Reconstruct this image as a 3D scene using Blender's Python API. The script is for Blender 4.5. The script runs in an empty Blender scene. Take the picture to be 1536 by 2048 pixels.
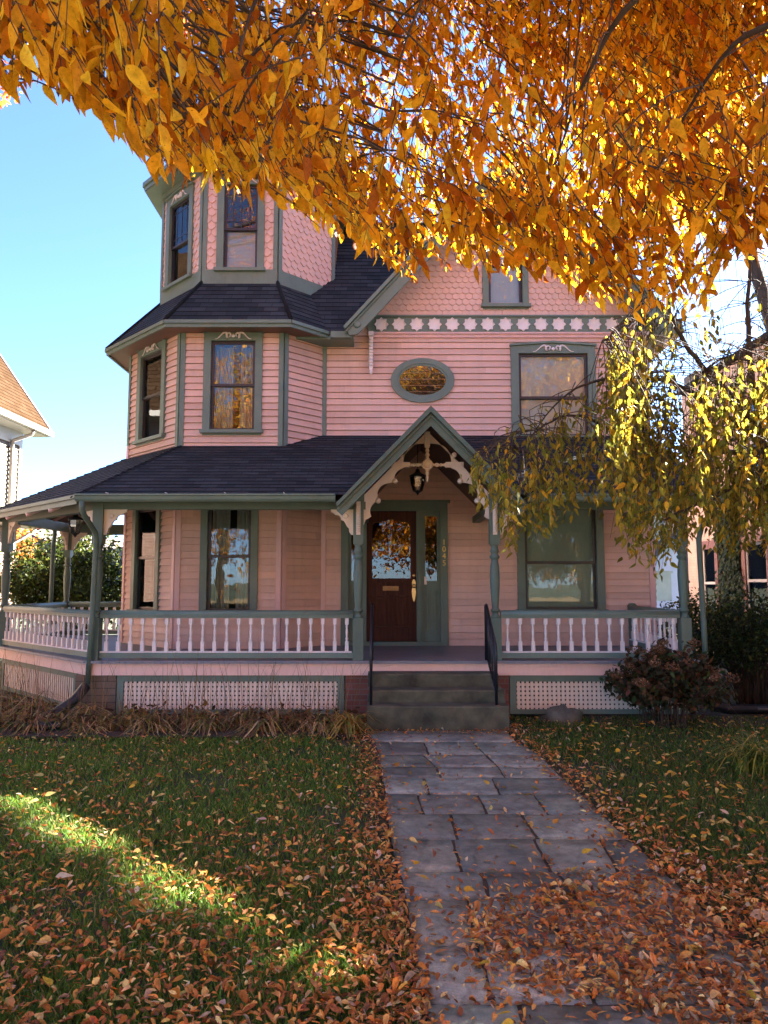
import bpy, math, random
import numpy as np
from mathutils import Vector, Matrix
from mathutils.geometry import tessellate_polygon
R = math.radians
random.seed(7)
rng = np.random.default_rng(11)
scene = bpy.context.scene
col = scene.collection

# ------------------------------------------------------------------ camera, sky, sun, exposure
cam_d = bpy.data.cameras.new('camera')
cam = bpy.data.objects.new('camera', cam_d)
col.objects.link(cam)
cam.location = (0, 0, 1.72)
cam.rotation_euler = (R(90 + 5.5), 0, 0)
cam_d.sensor_fit = 'AUTO'
cam_d.sensor_width = 36
cam_d.lens = 36 * 1480 / 2048
cam_d.clip_start = 0.05
cam_d.clip_end = 3000
scene.camera = cam

SUN_AZ, SUN_EL = R(55), R(33)          # azimuth from +Y towards +X
SUN = Vector((math.sin(SUN_AZ) * math.cos(SUN_EL), math.cos(SUN_AZ) * math.cos(SUN_EL), math.sin(SUN_EL)))
world = bpy.data.worlds.new('World')
scene.world = world
world.use_nodes = True
wn = world.node_tree
wn.nodes.clear()
sky = wn.nodes.new('ShaderNodeTexSky')
sky.sky_type = 'NISHITA'
sky.sun_disc = False
sky.sun_elevation = SUN_EL
sky.sun_rotation = SUN_AZ
sky.air_density = 0.52
sky.dust_density = 0.4
sky.ozone_density = 6.0
bg = wn.nodes.new('ShaderNodeBackground')
bg.inputs['Strength'].default_value = 0.05
wo = wn.nodes.new('ShaderNodeOutputWorld')
wn.links.new(sky.outputs[0], bg.inputs['Color'])
wn.links.new(bg.outputs[0], wo.inputs[0])
sun_d = bpy.data.lights.new('sun', 'SUN')
sun_d.energy = 5.0
sun_d.angle = R(0.5)
sun_d.color = (1.0, 0.93, 0.82)
sun = bpy.data.objects.new('sun', sun_d)
col.objects.link(sun)
sun.rotation_euler = (-SUN).to_track_quat('-Z', 'Y').to_euler()
scene.view_settings.view_transform = 'Standard'
scene.view_settings.look = 'None'
scene.view_settings.gamma = 1
scene.view_settings.exposure = 4.0
scene.cycles.max_bounces = 8
scene.cycles.transparent_max_bounces = 12
scene.cycles.sample_clamp_indirect = 6


def gpt(px, py, z=0.0):                 # where a sight line of the survey meets height z (used to lay out slabs and plants)
    dx, dy = (px - 768) / 1480, (1024 - py) / 1480
    t = R(5.5)
    r = (dx, math.cos(t) - dy * math.sin(t), math.sin(t) + dy * math.cos(t))
    k = (z - 1.72) / r[2]
    return r[0] * k, r[1] * k


def ypt(px, py, y):                     # the same on the vertical plane at depth y
    dx, dy = (px - 768) / 1480, (1024 - py) / 1480
    t = R(5.5)
    r = (dx, math.cos(t) - dy * math.sin(t), math.sin(t) + dy * math.cos(t))
    k = y / r[1]
    return Vector((r[0] * k, y, 1.72 + r[2] * k))


# ------------------------------------------------------------------ materials
def lin(c):
    return tuple(((v / 255) / 12.92 if v / 255 <= 0.04045 else ((v / 255 + 0.055) / 1.055) ** 2.4) for v in c) + (1,)


class NT:
    def __init__(s, name):
        s.m = bpy.data.materials.new(name)
        s.m.use_nodes = True
        s.t = s.m.node_tree
        s.t.nodes.clear()
        s.out = s.n('ShaderNodeOutputMaterial')

    def n(s, kind, **kw):
        nd = s.t.nodes.new(kind)
        for k, v in kw.items():
            if k.startswith('i_'):
                nd.inputs[k[2:].replace('_', ' ')].default_value = v
            else:
                setattr(nd, k, v)
        return nd

    def l(s, a, b):
        s.t.links.new(a, b)

    def coord(s, kind='Object'):
        return s.n('ShaderNodeTexCoord').outputs[kind]

    def noise(s, scale, detail=4, rough=0.6, vec=None, sc3=None):
        v = vec if vec is not None else s.coord()
        if sc3:
            mp = s.n('ShaderNodeMapping')
            mp.inputs['Scale'].default_value = sc3
            s.l(v, mp.inputs[0])
            v = mp.outputs[0]
        nd = s.n('ShaderNodeTexNoise')
        nd.inputs['Scale'].default_value = scale
        nd.inputs['Detail'].default_value = detail
        nd.inputs['Roughness'].default_value = rough
        s.l(v, nd.inputs['Vector'])
        return nd.outputs['Fac']

    def ramp(s, fac, stops):
        r = s.n('ShaderNodeValToRGB')
        e = r.color_ramp.elements
        while len(e) > len(stops):
            e.remove(e[-1])
        while len(e) < len(stops):
            e.new(0.5)
        for el, (p, c) in zip(e, stops):
            el.position = p
            el.color = c if len(c) == 4 else tuple(c) + (1,)
        s.l(fac, r.inputs[0])
        return r.outputs[0]

    def mix(s, fac, a, b, mode='MIX'):
        m = s.n('ShaderNodeMix', data_type='RGBA', blend_type=mode)
        for sock, v in ((m.inputs[0], fac), (m.inputs[6], a), (m.inputs[7], b)):
            if hasattr(v, 'links') or hasattr(v, 'is_linked'):
                s.l(v, sock)
            else:
                sock.default_value = v
        return m.outputs[2]

    def bump(s, h, strength=0.3, dist=0.01):
        b = s.n('ShaderNodeBump')
        b.inputs['Strength'].default_value = strength
        b.inputs['Distance'].default_value = dist
        s.l(h, b.inputs['Height'])
        return b.outputs[0]

    def pbsdf(s, color, rough=0.6, normal=None, spec=0.5, metal=0.0):
        p = s.n('ShaderNodeBsdfPrincipled')
        if hasattr(color, 'is_linked'):
            s.l(color, p.inputs['Base Color'])
        else:
            p.inputs['Base Color'].default_value = color
        if hasattr(rough, 'is_linked'):
            s.l(rough, p.inputs['Roughness'])
        else:
            p.inputs['Roughness'].default_value = rough
        p.inputs['Specular IOR Level'].default_value = spec
        p.inputs['Metallic'].default_value = metal
        if normal is not None:
            s.l(normal, p.inputs['Normal'])
        return p

    def done(s, sh):
        s.l(sh.outputs[0] if hasattr(sh, 'outputs') else sh, s.out.inputs[0])
        return s.m


def c4(*a):
    return tuple(a) + (1,)


def m_paint(name, base, var=0.12, rough=0.55, dirt=None):
    t = NT(name)
    n1 = t.noise(2.2, 5, 0.6)
    n2 = t.noise(26, 4, 0.7, sc3=(1, 1, 0.25))
    lo = tuple(v * (1 - var) for v in base[:3]) + (1,)
    hi = tuple(min(1, v * (1 + var)) for v in base[:3]) + (1,)
    c = t.ramp(n1, [(0.3, lo), (0.7, hi)])
    c2 = t.mix(0.16, c, t.ramp(n2, [(0.35, c4(0.62, 0.6, 0.58)), (0.6, c4(1, 1, 1))]), 'MULTIPLY')
    if dirt is not None:
        d = t.ramp(t.noise(1.1, 6, 0.75, sc3=(1, 1, 0.5)), [(0.55, c4(0, 0, 0)), (0.8, c4(1, 1, 1))])
        c2 = t.mix(d, c2, dirt)
    b = t.bump(t.noise(60, 3, 0.6, sc3=(1, 1, 0.3)), 0.15, 0.004)
    return t.done(t.pbsdf(c2, rough, b))


def m_plain(name, base, rough=0.5, metal=0.0, var=0.1, scale=12, bump=0.1):
    t = NT(name)
    n = t.noise(scale, 4, 0.6)
    c = t.ramp(n, [(0.3, tuple(v * (1 - var) for v in base[:3])), (0.7, tuple(min(1, v * (1 + var)) for v in base[:3]))])
    return t.done(t.pbsdf(c, rough, t.bump(t.noise(scale * 6, 3), bump, 0.004), metal=metal))


def m_shingle(name, a, b, row=0.14, spec=0.3):
    t = NT(name)
    uv = t.n('ShaderNodeUVMap').outputs[0]
    br = t.n('ShaderNodeTexBrick')
    br.offset = 0.5
    br.inputs['Color1'].default_value = a
    br.inputs['Color2'].default_value = b
    br.inputs['Mortar'].default_value = tuple(v * 0.35 for v in a[:3]) + (1,)
    br.inputs['Scale'].default_value = 1
    br.inputs['Mortar Size'].default_value = 0.004
    br.inputs['Bias'].default_value = 0.0
    br.inputs['Brick Width'].default_value = 0.23
    br.inputs['Row Height'].default_value = row
    t.l(uv, br.inputs['Vector'])
    big = t.ramp(t.noise(0.9, 5, 0.6), [(0.3, c4(0.72, 0.72, 0.74)), (0.7, c4(1.2, 1.2, 1.2))])
    c = t.mix(1.0, br.outputs['Color'], big, 'MULTIPLY')
    gr = t.noise(170, 3, 0.7)
    c = t.mix(0.5, c, t.ramp(gr, [(0.3, c4(0.5, 0.5, 0.5)), (0.75, c4(1.5, 1.5, 1.5))]), 'MULTIPLY')
    return t.done(t.pbsdf(c, 0.9, t.bump(gr, 0.35, 0.004), spec=spec))


def m_leaf(name, rough=0.5, trans=0.45, gain=1.0):
    """colour attribute 'Col' x small noise, part of the light passes through"""
    t = NT(name)
    at = t.n('ShaderNodeAttribute', attribute_name='Col').outputs['Color']
    n = t.ramp(t.noise(55, 3, 0.6), [(0.3, c4(0.7, 0.66, 0.6)), (0.65, c4(1.08, 1.06, 1.0))])
    sp = t.ramp(t.noise(210, 2, .5), [(.63, c4(1, 1, 1)), (.70, c4(.55, .40, .30))])
    c = t.mix(1.0, t.mix(1.0, at, n, 'MULTIPLY'), sp, 'MULTIPLY')
    p = t.pbsdf(c, rough, spec=0.12)
    tr = t.n('ShaderNodeBsdfTranslucent')
    c2 = t.mix(1.0, c, c4(1.25 * gain, 1.1 * gain, 0.75 * gain), 'MULTIPLY')
    t.l(c2, tr.inputs[0])
    mx = t.n('ShaderNodeMixShader')
    mx.inputs[0].default_value = trans
    t.l(p.outputs[0], mx.inputs[1])
    t.l(tr.outputs[0], mx.inputs[2])
    return t.done(mx)


def m_bark(name, a, b):
    t = NT(name)
    n = t.noise(9, 6, 0.7, sc3=(1, 1, 0.25))
    return t.done(t.pbsdf(t.ramp(n, [(0.3, a), (0.7, b)]), 0.9, t.bump(n, 0.8, 0.03)))


def m_glass(name, refl=0.16, tint=(0.9, 0.95, 0.95, 1)):
    t = NT(name)
    tr = t.n('ShaderNodeBsdfTransparent')
    tr.inputs[0].default_value = tint
    gl = t.n('ShaderNodeBsdfGlossy')
    gl.inputs['Roughness'].default_value = 0.01
    wav = t.bump(t.noise(2.3, 2, 0.5), 0.045, 0.03)
    t.l(wav, gl.inputs['Normal'])
    lw = t.n('ShaderNodeFresnel')
    lw.inputs['IOR'].default_value = 1.5
    ad = t.n('ShaderNodeMath', operation='MULTIPLY_ADD')
    ad.use_clamp = True
    t.l(lw.outputs[0], ad.inputs[0])
    ad.inputs[1].default_value = 1.0
    ad.inputs[2].default_value = refl
    mx = t.n('ShaderNodeMixShader')
    t.l(ad.outputs[0], mx.inputs[0])
    t.l(tr.outputs[0], mx.inputs[1])
    t.l(gl.outputs[0], mx.inputs[2])
    return t.done(mx)


def m_wood(name, a, b, axis=(30, 30, 2)):
    t = NT(name)
    n = t.noise(1.0, 6, 0.65, sc3=axis)
    return t.done(t.pbsdf(t.ramp(n, [(0.3, a), (0.7, b)]), 0.5, t.bump(n, 0.2, 0.004), spec=.15))


def m_brick(name, a, b, mortar, w=0.21, h=0.07, kind='UV'):
    t = NT(name)
    uv = t.n('ShaderNodeUVMap').outputs[0]
    br = t.n('ShaderNodeTexBrick')
    for k, v in (('Color1', a), ('Color2', b), ('Mortar', mortar), ('Scale', 1), ('Mortar Size', 0.006), ('Brick Width', w), ('Row Height', h)):
        br.inputs[k].default_value = v
    t.l(uv, br.inputs['Vector'])
    c = t.mix(0.5, br.outputs['Color'], t.ramp(t.noise(3, 6, 0.7), [(0.3, c4(0.6, 0.6, 0.6)), (0.7, c4(1.2, 1.2, 1.2))]), 'MULTIPLY')
    return t.done(t.pbsdf(c, 0.85, t.bump(br.outputs['Fac'], -0.4, 0.006)))


PINK = c4(0.68, 0.465, 0.385)
M = {}
def m_boards(name, base, step=0.107):
    t = NT(name)
    uv = t.n('ShaderNodeUVMap').outputs[0]
    sep = t.n('ShaderNodeSeparateXYZ')
    t.l(uv, sep.inputs[0])

    def math_(op, a, b):
        m_ = t.n('ShaderNodeMath', operation=op)
        for k, v in enumerate((a, b)):
            if hasattr(v, 'is_linked'):
                t.l(v, m_.inputs[k])
            else:
                m_.inputs[k].default_value = v
        return m_.outputs[0]
    row = math_('FLOOR', math_('DIVIDE', math_('SUBTRACT', sep.outputs[1], 0.72 - .001), step), 0)
    jog = math_('MULTIPLY', math_('SINE', math_('MULTIPLY', row, 12.9), 0), 5.3)
    seg = math_('FLOOR', math_('ADD', math_('DIVIDE', sep.outputs[0], 2.3), jog), 0)
    cb = t.n('ShaderNodeCombineXYZ')
    t.l(row, cb.inputs[0])
    t.l(seg, cb.inputs[1])
    w = t.n('ShaderNodeTexWhiteNoise', noise_dimensions='3D')
    t.l(cb.outputs[0], w.inputs['Vector'])
    tone = t.ramp(w.outputs['Value'], [(0, c4(.86, .85, .84)), (1, c4(1.06, 1.06, 1.06))])
    n1 = t.ramp(t.noise(1.3, 5, .65), [(.3, tuple(v * .90 for v in base[:3])), (.7, tuple(v * 1.05 for v in base[:3]))])
    c = t.mix(1.0, n1, tone, 'MULTIPLY')
    streak = t.ramp(t.noise(3.2, 5, .7, sc3=(2.6, 2.6, .22)), [(.50, c4(1, 1, 1)), (.78, c4(.76, .72, .68))])
    c = t.mix(.55, c, streak, 'MULTIPLY')
    spk = t.ramp(t.noise(38, 3, .7), [(.62, c4(1, 1, 1)), (.74, c4(.80, .76, .72))])
    c = t.mix(.5, c, spk, 'MULTIPLY')
    return t.done(t.pbsdf(c, .6, t.bump(t.noise(45, 3, .6, sc3=(.3, .3, 1)), .15, .004), spec=.3))


M['pink'] = m_boards('pink_siding', c4(0.70, 0.478, 0.39))
M['pink_shingle'] = m_paint('pink_shingles', PINK, 0.06, 0.6, c4(0.48, 0.31, 0.28))
M['pink_trim'] = m_paint('pink_trim', c4(0.66, 0.43, 0.40), 0.06, 0.5)
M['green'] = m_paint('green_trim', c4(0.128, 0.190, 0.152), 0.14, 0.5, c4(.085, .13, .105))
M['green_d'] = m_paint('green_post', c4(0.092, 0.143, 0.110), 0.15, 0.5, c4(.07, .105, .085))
M['pink_trim_lit'] = m_paint('pink_trim_lit', c4(0.82, 0.55, 0.47), 0.06, 0.5)  # paler copy of the trim pink; unsheltered front light is put into its colour
M['white'] = m_paint('white_trim', c4(0.74, 0.69, 0.67), 0.08, 0.5, c4(.50, .46, .43))
M['cream'] = m_paint('cream_trim', c4(0.76, 0.65, 0.53), 0.08, 0.5, c4(.55, .44, .35))
M['black'] = m_plain('dark_sash', c4(0.022, 0.018, 0.020), 0.35)
M['iron'] = m_plain('black_iron', c4(0.012, 0.013, 0.018), 0.4, 0.0)
M['shingle'] = m_shingle('slate_shingle', c4(0.011, 0.0155, 0.018), c4(0.036, 0.042, 0.046))
M['soffit'] = m_paint('brown_soffit', c4(0.16, 0.085, 0.06), 0.12, 0.6)
M['floor'] = m_paint('grey_porch_floor', c4(0.20, 0.205, 0.23), 0.12, 0.45, c4(0.13, 0.13, 0.14))
M['glass'] = m_glass('window_glass', 0.008)
M['glass_dark'] = m_glass('door_glass', 0.03, c4(0.55, 0.5, 0.45))
M['interior'] = m_plain('dark_interior', c4(0.018, 0.017, 0.016), 0.9)  # near-black: the dark of unlit rooms and crawl space is in the colour
M['curtain'] = m_paint('white_curtain', c4(0.40, 0.40, 0.37), 0.1, 0.9)
M['shade'] = m_paint('pale_blind', c4(0.55, 0.57, 0.60), 0.05, 0.8)
M['shade_g'] = m_paint('grey_green_shade', c4(0.40, 0.48, 0.42), 0.1, 0.8)
M['wood'] = m_wood('dark_door_wood', c4(0.020, 0.006, 0.004), c4(0.085, 0.022, 0.011))
M['brass'] = m_plain('brass', c4(0.50, 0.34, 0.14), 0.3, 0.9)
M['brass_dark'] = m_plain('old_brass', c4(0.20, 0.11, 0.045), 0.4, 0.7)
M['gold'] = m_plain('gold_numeral', c4(0.62, 0.47, 0.14), 0.35, 0.4)
M['stone'] = m_plain('mossy_step_stone', c4(0.072, 0.071, 0.044), 0.9, 0, 0.6, 4, 0.6)
M['rock'] = m_plain('mossy_rock', c4(0.10, 0.10, 0.075), 0.9, 0, 0.4, 6, 0.6)
M['brick'] = m_brick('red_brick', c4(0.17, 0.055, 0.04), c4(0.24, 0.085, 0.06), c4(0.16, 0.13, 0.11))
M['pier'] = m_brick('brown_pier_stone', c4(0.13, 0.10, 0.07), c4(0.17, 0.13, 0.095), c4(0.07, 0.06, 0.05), 0.30, 0.09)
M['pipe'] = m_plain('black_plastic', c4(0.012, 0.012, 0.014), 0.35)
M['lamp_glass'] = m_glass('lamp_glass', 0.10, c4(0.85, 0.82, 0.75))
M['bark'] = m_bark('dark_bark', c4(0.020, 0.015, 0.012), c4(0.060, 0.046, 0.036))
M['twig'] = m_bark('twig_bark', c4(0.030, 0.020, 0.014), c4(0.075, 0.050, 0.035))
M['leaf'] = m_leaf('autumn_leaf', 0.45, 0.57, 1.3)
M['leaf_g'] = m_leaf('green_leaf', 0.5, 0.4)
M['litter'] = m_leaf('dry_leaf', 0.65, 0.2)
M['grass'] = m_leaf('grass_blade', 0.55, 0.4)
M['straw'] = m_leaf('straw_blade', 0.7, 0.25)


# ------------------------------------------------------------------ mesh building
class Fr:
    """a local frame: u along, v up (or up the slope), n outward"""
    def __init__(s, o, u, v=(0, 0, 1), n=None):
        s.o, s.u, s.v = Vector(o), Vector(u).normalized(), Vector(v).normalized()
        s.n = Vector(n).normalized() if n is not None else s.u.cross(s.v).normalized()

    def p(s, a, b, d=0.0):
        return s.o + s.u * a + s.v * b + s.n * d

    def uv(s, q):
        q = Vector(q) - s.o
        return q.dot(s.u), q.dot(s.v)


class MB:
    def __init__(s):
        s.v, s.f, s.uv, s.sm = [], [], [], []

    def face(s, pts, uvs=None, smooth=False):
        b = len(s.v)
        s.v += [tuple(p) for p in pts]
        s.f.append(tuple(range(b, b + len(pts))))
        s.uv.append(uvs if uvs else [(0, 0)] * len(pts))
        s.sm.append(smooth)

    def mesh(s, verts, faces, smooth=False):
        b = len(s.v)
        s.v += [tuple(p) for p in verts]
        for f in faces:
            s.f.append(tuple(b + i for i in f))
            s.uv.append([(0, 0)] * len(f))
            s.sm.append(smooth)

    def box(s, fr, u0, u1, v0, v1, d0, d1):
        c = [fr.p(u, v, d) for d in (d0, d1) for v in (v0, v1) for u in (u0, u1)]
        for q, wu in (((0, 2, 3, 1), 0), ((4, 5, 7, 6), 0), ((0, 1, 5, 4), 1), ((2, 6, 7, 3), 1), ((0, 4, 6, 2), 2), ((1, 3, 7, 5), 2)):
            uvv = []
            for i in q:
                u, v, d = (u1 if i & 1 else u0), (v1 if i & 2 else v0), (d1 if i & 4 else d0)
                uvv.append((u, v) if wu == 0 else ((u, d) if wu == 1 else (d, v)))
            s.face([c[i] for i in q], uvv)

    def prism(s, fr, poly, d0, d1, holes=()):
        """outline in (u,v), extruded along n from d0 to d1"""
        loops = [list(poly)] + [list(h) for h in holes]
        flat = [q for L in loops for q in L]
        tris = tessellate_polygon([[Vector((a, b, 0)) for a, b in L] for L in loops])
        n = len(flat)
        vs = [fr.p(a, b, d1) for a, b in flat] + [fr.p(a, b, d0) for a, b in flat]
        fs = []
        for t in tris:
            a, b, c = (Vector((flat[i][0], flat[i][1], 0)) for i in t)
            if (b - a).cross(c - a).z < 0:
                t = (t[0], t[2], t[1])
            fs.append(tuple(t))
            fs.append(tuple(n + i for i in reversed(t)))
        k = 0
        for L in loops:
            m = len(L)
            area = sum(L[i][0] * L[(i + 1) % m][1] - L[(i + 1) % m][0] * L[i][1] for i in range(m))
            for i in range(m):
                a, b = k + i, k + (i + 1) % m
                ccw = (area > 0) if k == 0 else (area < 0)
                fs.append((b, a, n + a, n + b) if ccw else (a, b, n + b, n + a))
            k += m
        s.mesh(vs, fs)

    def tube(s, pts, rad, seg=6, cap=True):
        pts = [Vector(p) for p in pts]
        if not hasattr(rad, '__len__'):
            rad = [rad] * len(pts)
        rings = []
        x = None
        for i, p in enumerate(pts):
            t = (pts[min(i + 1, len(pts) - 1)] - pts[max(i - 1, 0)]).normalized()
            if x is None:
                x = t.orthogonal().normalized()
            x = (x - t * x.dot(t))
            x = x.normalized() if x.length > 1e-6 else t.orthogonal().normalized()
            y = t.cross(x)
            rings.append([p + (x * math.cos(2 * math.pi * k / seg) + y * math.sin(2 * math.pi * k / seg)) * rad[i] for k in range(seg)])
        vs = [q for r in rings for q in r]
        fs = []
        for i in range(len(pts) - 1):
            for k in range(seg):
                a, b = i * seg + k, i * seg + (k + 1) % seg
                fs.append((a, b, b + seg, a + seg))
        if cap:
            fs.append(tuple(reversed(range(seg))))
            fs.append(tuple((len(pts) - 1) * seg + k for k in range(seg)))
        s.mesh(vs, fs, True)

    def lathe(s, base, prof, seg=12, axis=(0, 0, 1)):
        """profile = [(radius, height)] round the axis through base"""
        ax = Vector(axis).normalized()
        x = ax.orthogonal().normalized() if abs(ax.z) < 0.99 else Vector((1, 0, 0))
        y = ax.cross(x)
        base = Vector(base)
        vs, fs = [], []
        for r, h in prof:
            for k in range(seg):
                a = 2 * math.pi * k / seg
                vs.append(base + ax * h + (x * math.cos(a) + y * math.sin(a)) * r)
        for i in range(len(prof) - 1):
            for k in range(seg):
                a, b = i * seg + k, i * seg + (k + 1) % seg
                fs.append((a, b, b + seg, a + seg))
        fs.append(tuple(reversed(range(seg))))
        fs.append(tuple((len(prof) - 1) * seg + k for k in range(seg)))
        s.mesh(vs, fs, seg > 6)

    def data(s, name, mat):
        me = bpy.data.meshes.new(name)
        me.from_pydata(s.v, [], s.f)
        uvl = me.uv_layers.new(name='UVMap')
        flat = [c for f in s.uv for q in f for c in q]
        uvl.data.foreach_set('uv', flat)
        me.polygons.foreach_set('use_smooth', s.sm)
        me.materials.append(mat)
        return me

    def build(s, name, mat, parent=None, **props):
        return link(name, s.data(name, mat), parent, **props)


def link(name, data, parent=None, loc=None, rotz=None, **props):
    o = bpy.data.objects.new(name, data)
    col.objects.link(o)
    if loc is not None:
        o.location = loc
    if rotz is not None:
        o.rotation_euler = (0, 0, rotz)
    if parent is not None:
        o.parent = parent
        if parent.type == 'EMPTY' and parent.get('abs'):
            o.matrix_parent_inverse = Matrix.Translation(-parent.location)
    for k, v in props.items():
        o[k] = v
    return o


def thing(name, label, cat, loc=(0, 0, 0), group=None, absolute=True):
    o = bpy.data.objects.new(name, None)
    col.objects.link(o)
    o.location = loc
    o.empty_display_size = 0.2
    o['label'], o['category'] = label, cat
    if group:
        o['group'] = group
    if absolute:
        o['abs'] = 1
    return o


def courses(mb, fr, poly, step, lip, holes=(), v0=None, slot=0.0):
    """overlapping courses (clapboards, shingles) over a convex outline, with rectangular openings (u0,u1,v0,v1)"""
    vs = [q[1] for q in poly]
    vmin, vmax = min(vs), max(vs)
    if v0 is None:
        v0 = vmin

    def urange(v):
        xs = []
        n = len(poly)
        for i in range(n):
            (ua, va), (ub, vb) = poly[i], poly[(i + 1) % n]
            if abs(va - vb) < 1e-9:
                if abs(v - va) < 1e-6:
                    xs += [ua, ub]
            elif min(va, vb) - 1e-7 <= v <= max(va, vb) + 1e-7:
                xs.append(ua + (ub - ua) * (v - va) / (vb - va))
        return (min(xs), max(xs)) if xs else None
    brk = sorted(set([round(q, 6) for q in vs] + [round(h[i], 6) for h in holes for i in (2, 3)]))
    k = math.floor((vmin - v0) / step)
    while v0 + k * step < vmax - 1e-6:
        va, vb = v0 + k * step, v0 + (k + 1) * step
        a0, b0 = max(va, vmin), min(vb, vmax)
        cuts = [a0] + [b for b in brk if a0 + 1e-5 < b < b0 - 1e-5] + [b0]
        for i in range(len(cuts) - 1):
            a, b = cuts[i], cuts[i + 1]
            ra, rb = urange(a + 1e-6), urange(b - 1e-6)
            if not ra or not rb:
                continue
            spans = [(ra[0], ra[1], rb[0], rb[1])]
            m = (a + b) / 2
            for h in holes:
                if h[2] < m < h[3]:
                    new = []
                    for s0, s1, t0, t1 in spans:
                        if h[0] >= max(s1, t1) or h[1] <= min(s0, t0):
                            new.append((s0, s1, t0, t1))
                            continue
                        if h[0] > min(s0, t0):
                            new.append((s0, h[0], t0, h[0]))
                        if h[1] < max(s1, t1):
                            new.append((h[1], s1, h[1], t1))
                    spans = new
            da, db = lip * (1 - (a - va) / step), lip * (1 - (b - va) / step)
            for s0, s1, t0, t1 in spans:
                if s1 - s0 < 1e-4 and t1 - t0 < 1e-4:
                    continue
                last = slot and i == len(cuts) - 2 and b - a > 2 * slot
                bt = b - slot if last else b
                mb.face([fr.p(s0, a, da), fr.p(s1, a, da), fr.p(t1, bt, db), fr.p(t0, bt, db)], [(s0, a), (s1, a), (t1, b), (t0, b)])
                if last:
                    mb.face([fr.p(t0, bt, db), fr.p(t1, bt, db), fr.p(t1, bt, -.018), fr.p(t0, bt, -.018)], [(s0, a)] * 4)
                    mb.face([fr.p(t0, bt, -.018), fr.p(t1, bt, -.018), fr.p(t1, b, -.018), fr.p(t0, b, -.018)], [(s0, a)] * 4)
                if i == 0:
                    dd = -.018 if slot else 0
                    mb.face([fr.p(s0, a, dd), fr.p(s1, a, dd), fr.p(s1, a, da), fr.p(s0, a, da)], [(s0, a)] * 4)
        k += 1


def clip(poly, region):
    """convex clip of poly by a counter-clockwise convex region"""
    out = list(poly)
    n = len(region)
    for i in range(n):
        (ax, ay), (bx, by) = region[i], region[(i + 1) % n]
        inp, out = out, []
        for j in range(len(inp)):
            p, q = inp[j], inp[(j + 1) % len(inp)]
            sp = (bx - ax) * (p[1] - ay) - (by - ay) * (p[0] - ax)
            sq = (bx - ax) * (q[1] - ay) - (by - ay) * (q[0] - ax)
            if sp >= 0:
                out.append(p)
            if (sp >= 0) != (sq >= 0):
                t = sp / (sp - sq)
                out.append((p[0] + (q[0] - p[0]) * t, p[1] + (q[1] - p[1]) * t))
        if not out:
            return []
    return out


def fancy_shingles(mb, fr, region, w, row, lip, style, holes=()):
    """rows of shaped butt shingles over a convex region, on a backing"""
    us, vs = [q[0] for q in region], [q[1] for q in region]
    u0, u1, v0, v1 = min(us), max(us), min(vs), max(vs)
    if not holes:
        mb.face([fr.p(a, b, 0) for a, b in region])
    k = 0
    v = v0 - row
    while v < v1:
        n0 = int((u1 - u0) / w) + 2
        off = (k % 2) * w / 2
        for i in range(-1, n0):
            a = u0 + i * w + off + random.uniform(-.003, .003)
            c = a + w / 2
            g = 0.003
            dv = random.uniform(-.004, .004)
            if style == 'round':
                bot = [(c + (w / 2 - g) * math.cos(t), v + row * 0.42 + dv - row * 0.42 * math.sin(t)) for t in [math.pi - math.pi * j / 8 for j in range(9)]]
            else:
                h = row * 0.42
                bot = [(a + g, v + h + dv), (a + w * 0.36, v + dv), (a + w * 0.64, v + dv), (a + w - g, v + h + dv)]
            pl = bot + [(a + w - g, v + row * 1.5), (a + g, v + row * 1.5)]
            pl = clip(pl, region)
            if len(pl) < 3:
                continue
            cu, cv = sum(q[0] for q in pl) / len(pl), sum(q[1] for q in pl) / len(pl)
            if any(h[0] < cu < h[1] and h[2] < cv < h[3] for h in holes):
                continue
            D = lambda b: lip * (1.0 - (b - v) / (row * 1.5)) + 0.002 + random.uniform(0, .0015)
            top = [fr.p(x, y, D(y)) for x, y in pl]
            mb.face(top)
            m = len(pl)
            for j in range(m):
                (xa, ya), (xb, yb) = pl[j], pl[(j + 1) % m]
                if xb > xa + 1e-4 and min(ya, yb) < v + row * 0.6:
                    mb.face([fr.p(xa, ya, 0), fr.p(xb, yb, 0), top[(j + 1) % m], top[j]])
        v += row
        k += 1


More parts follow.
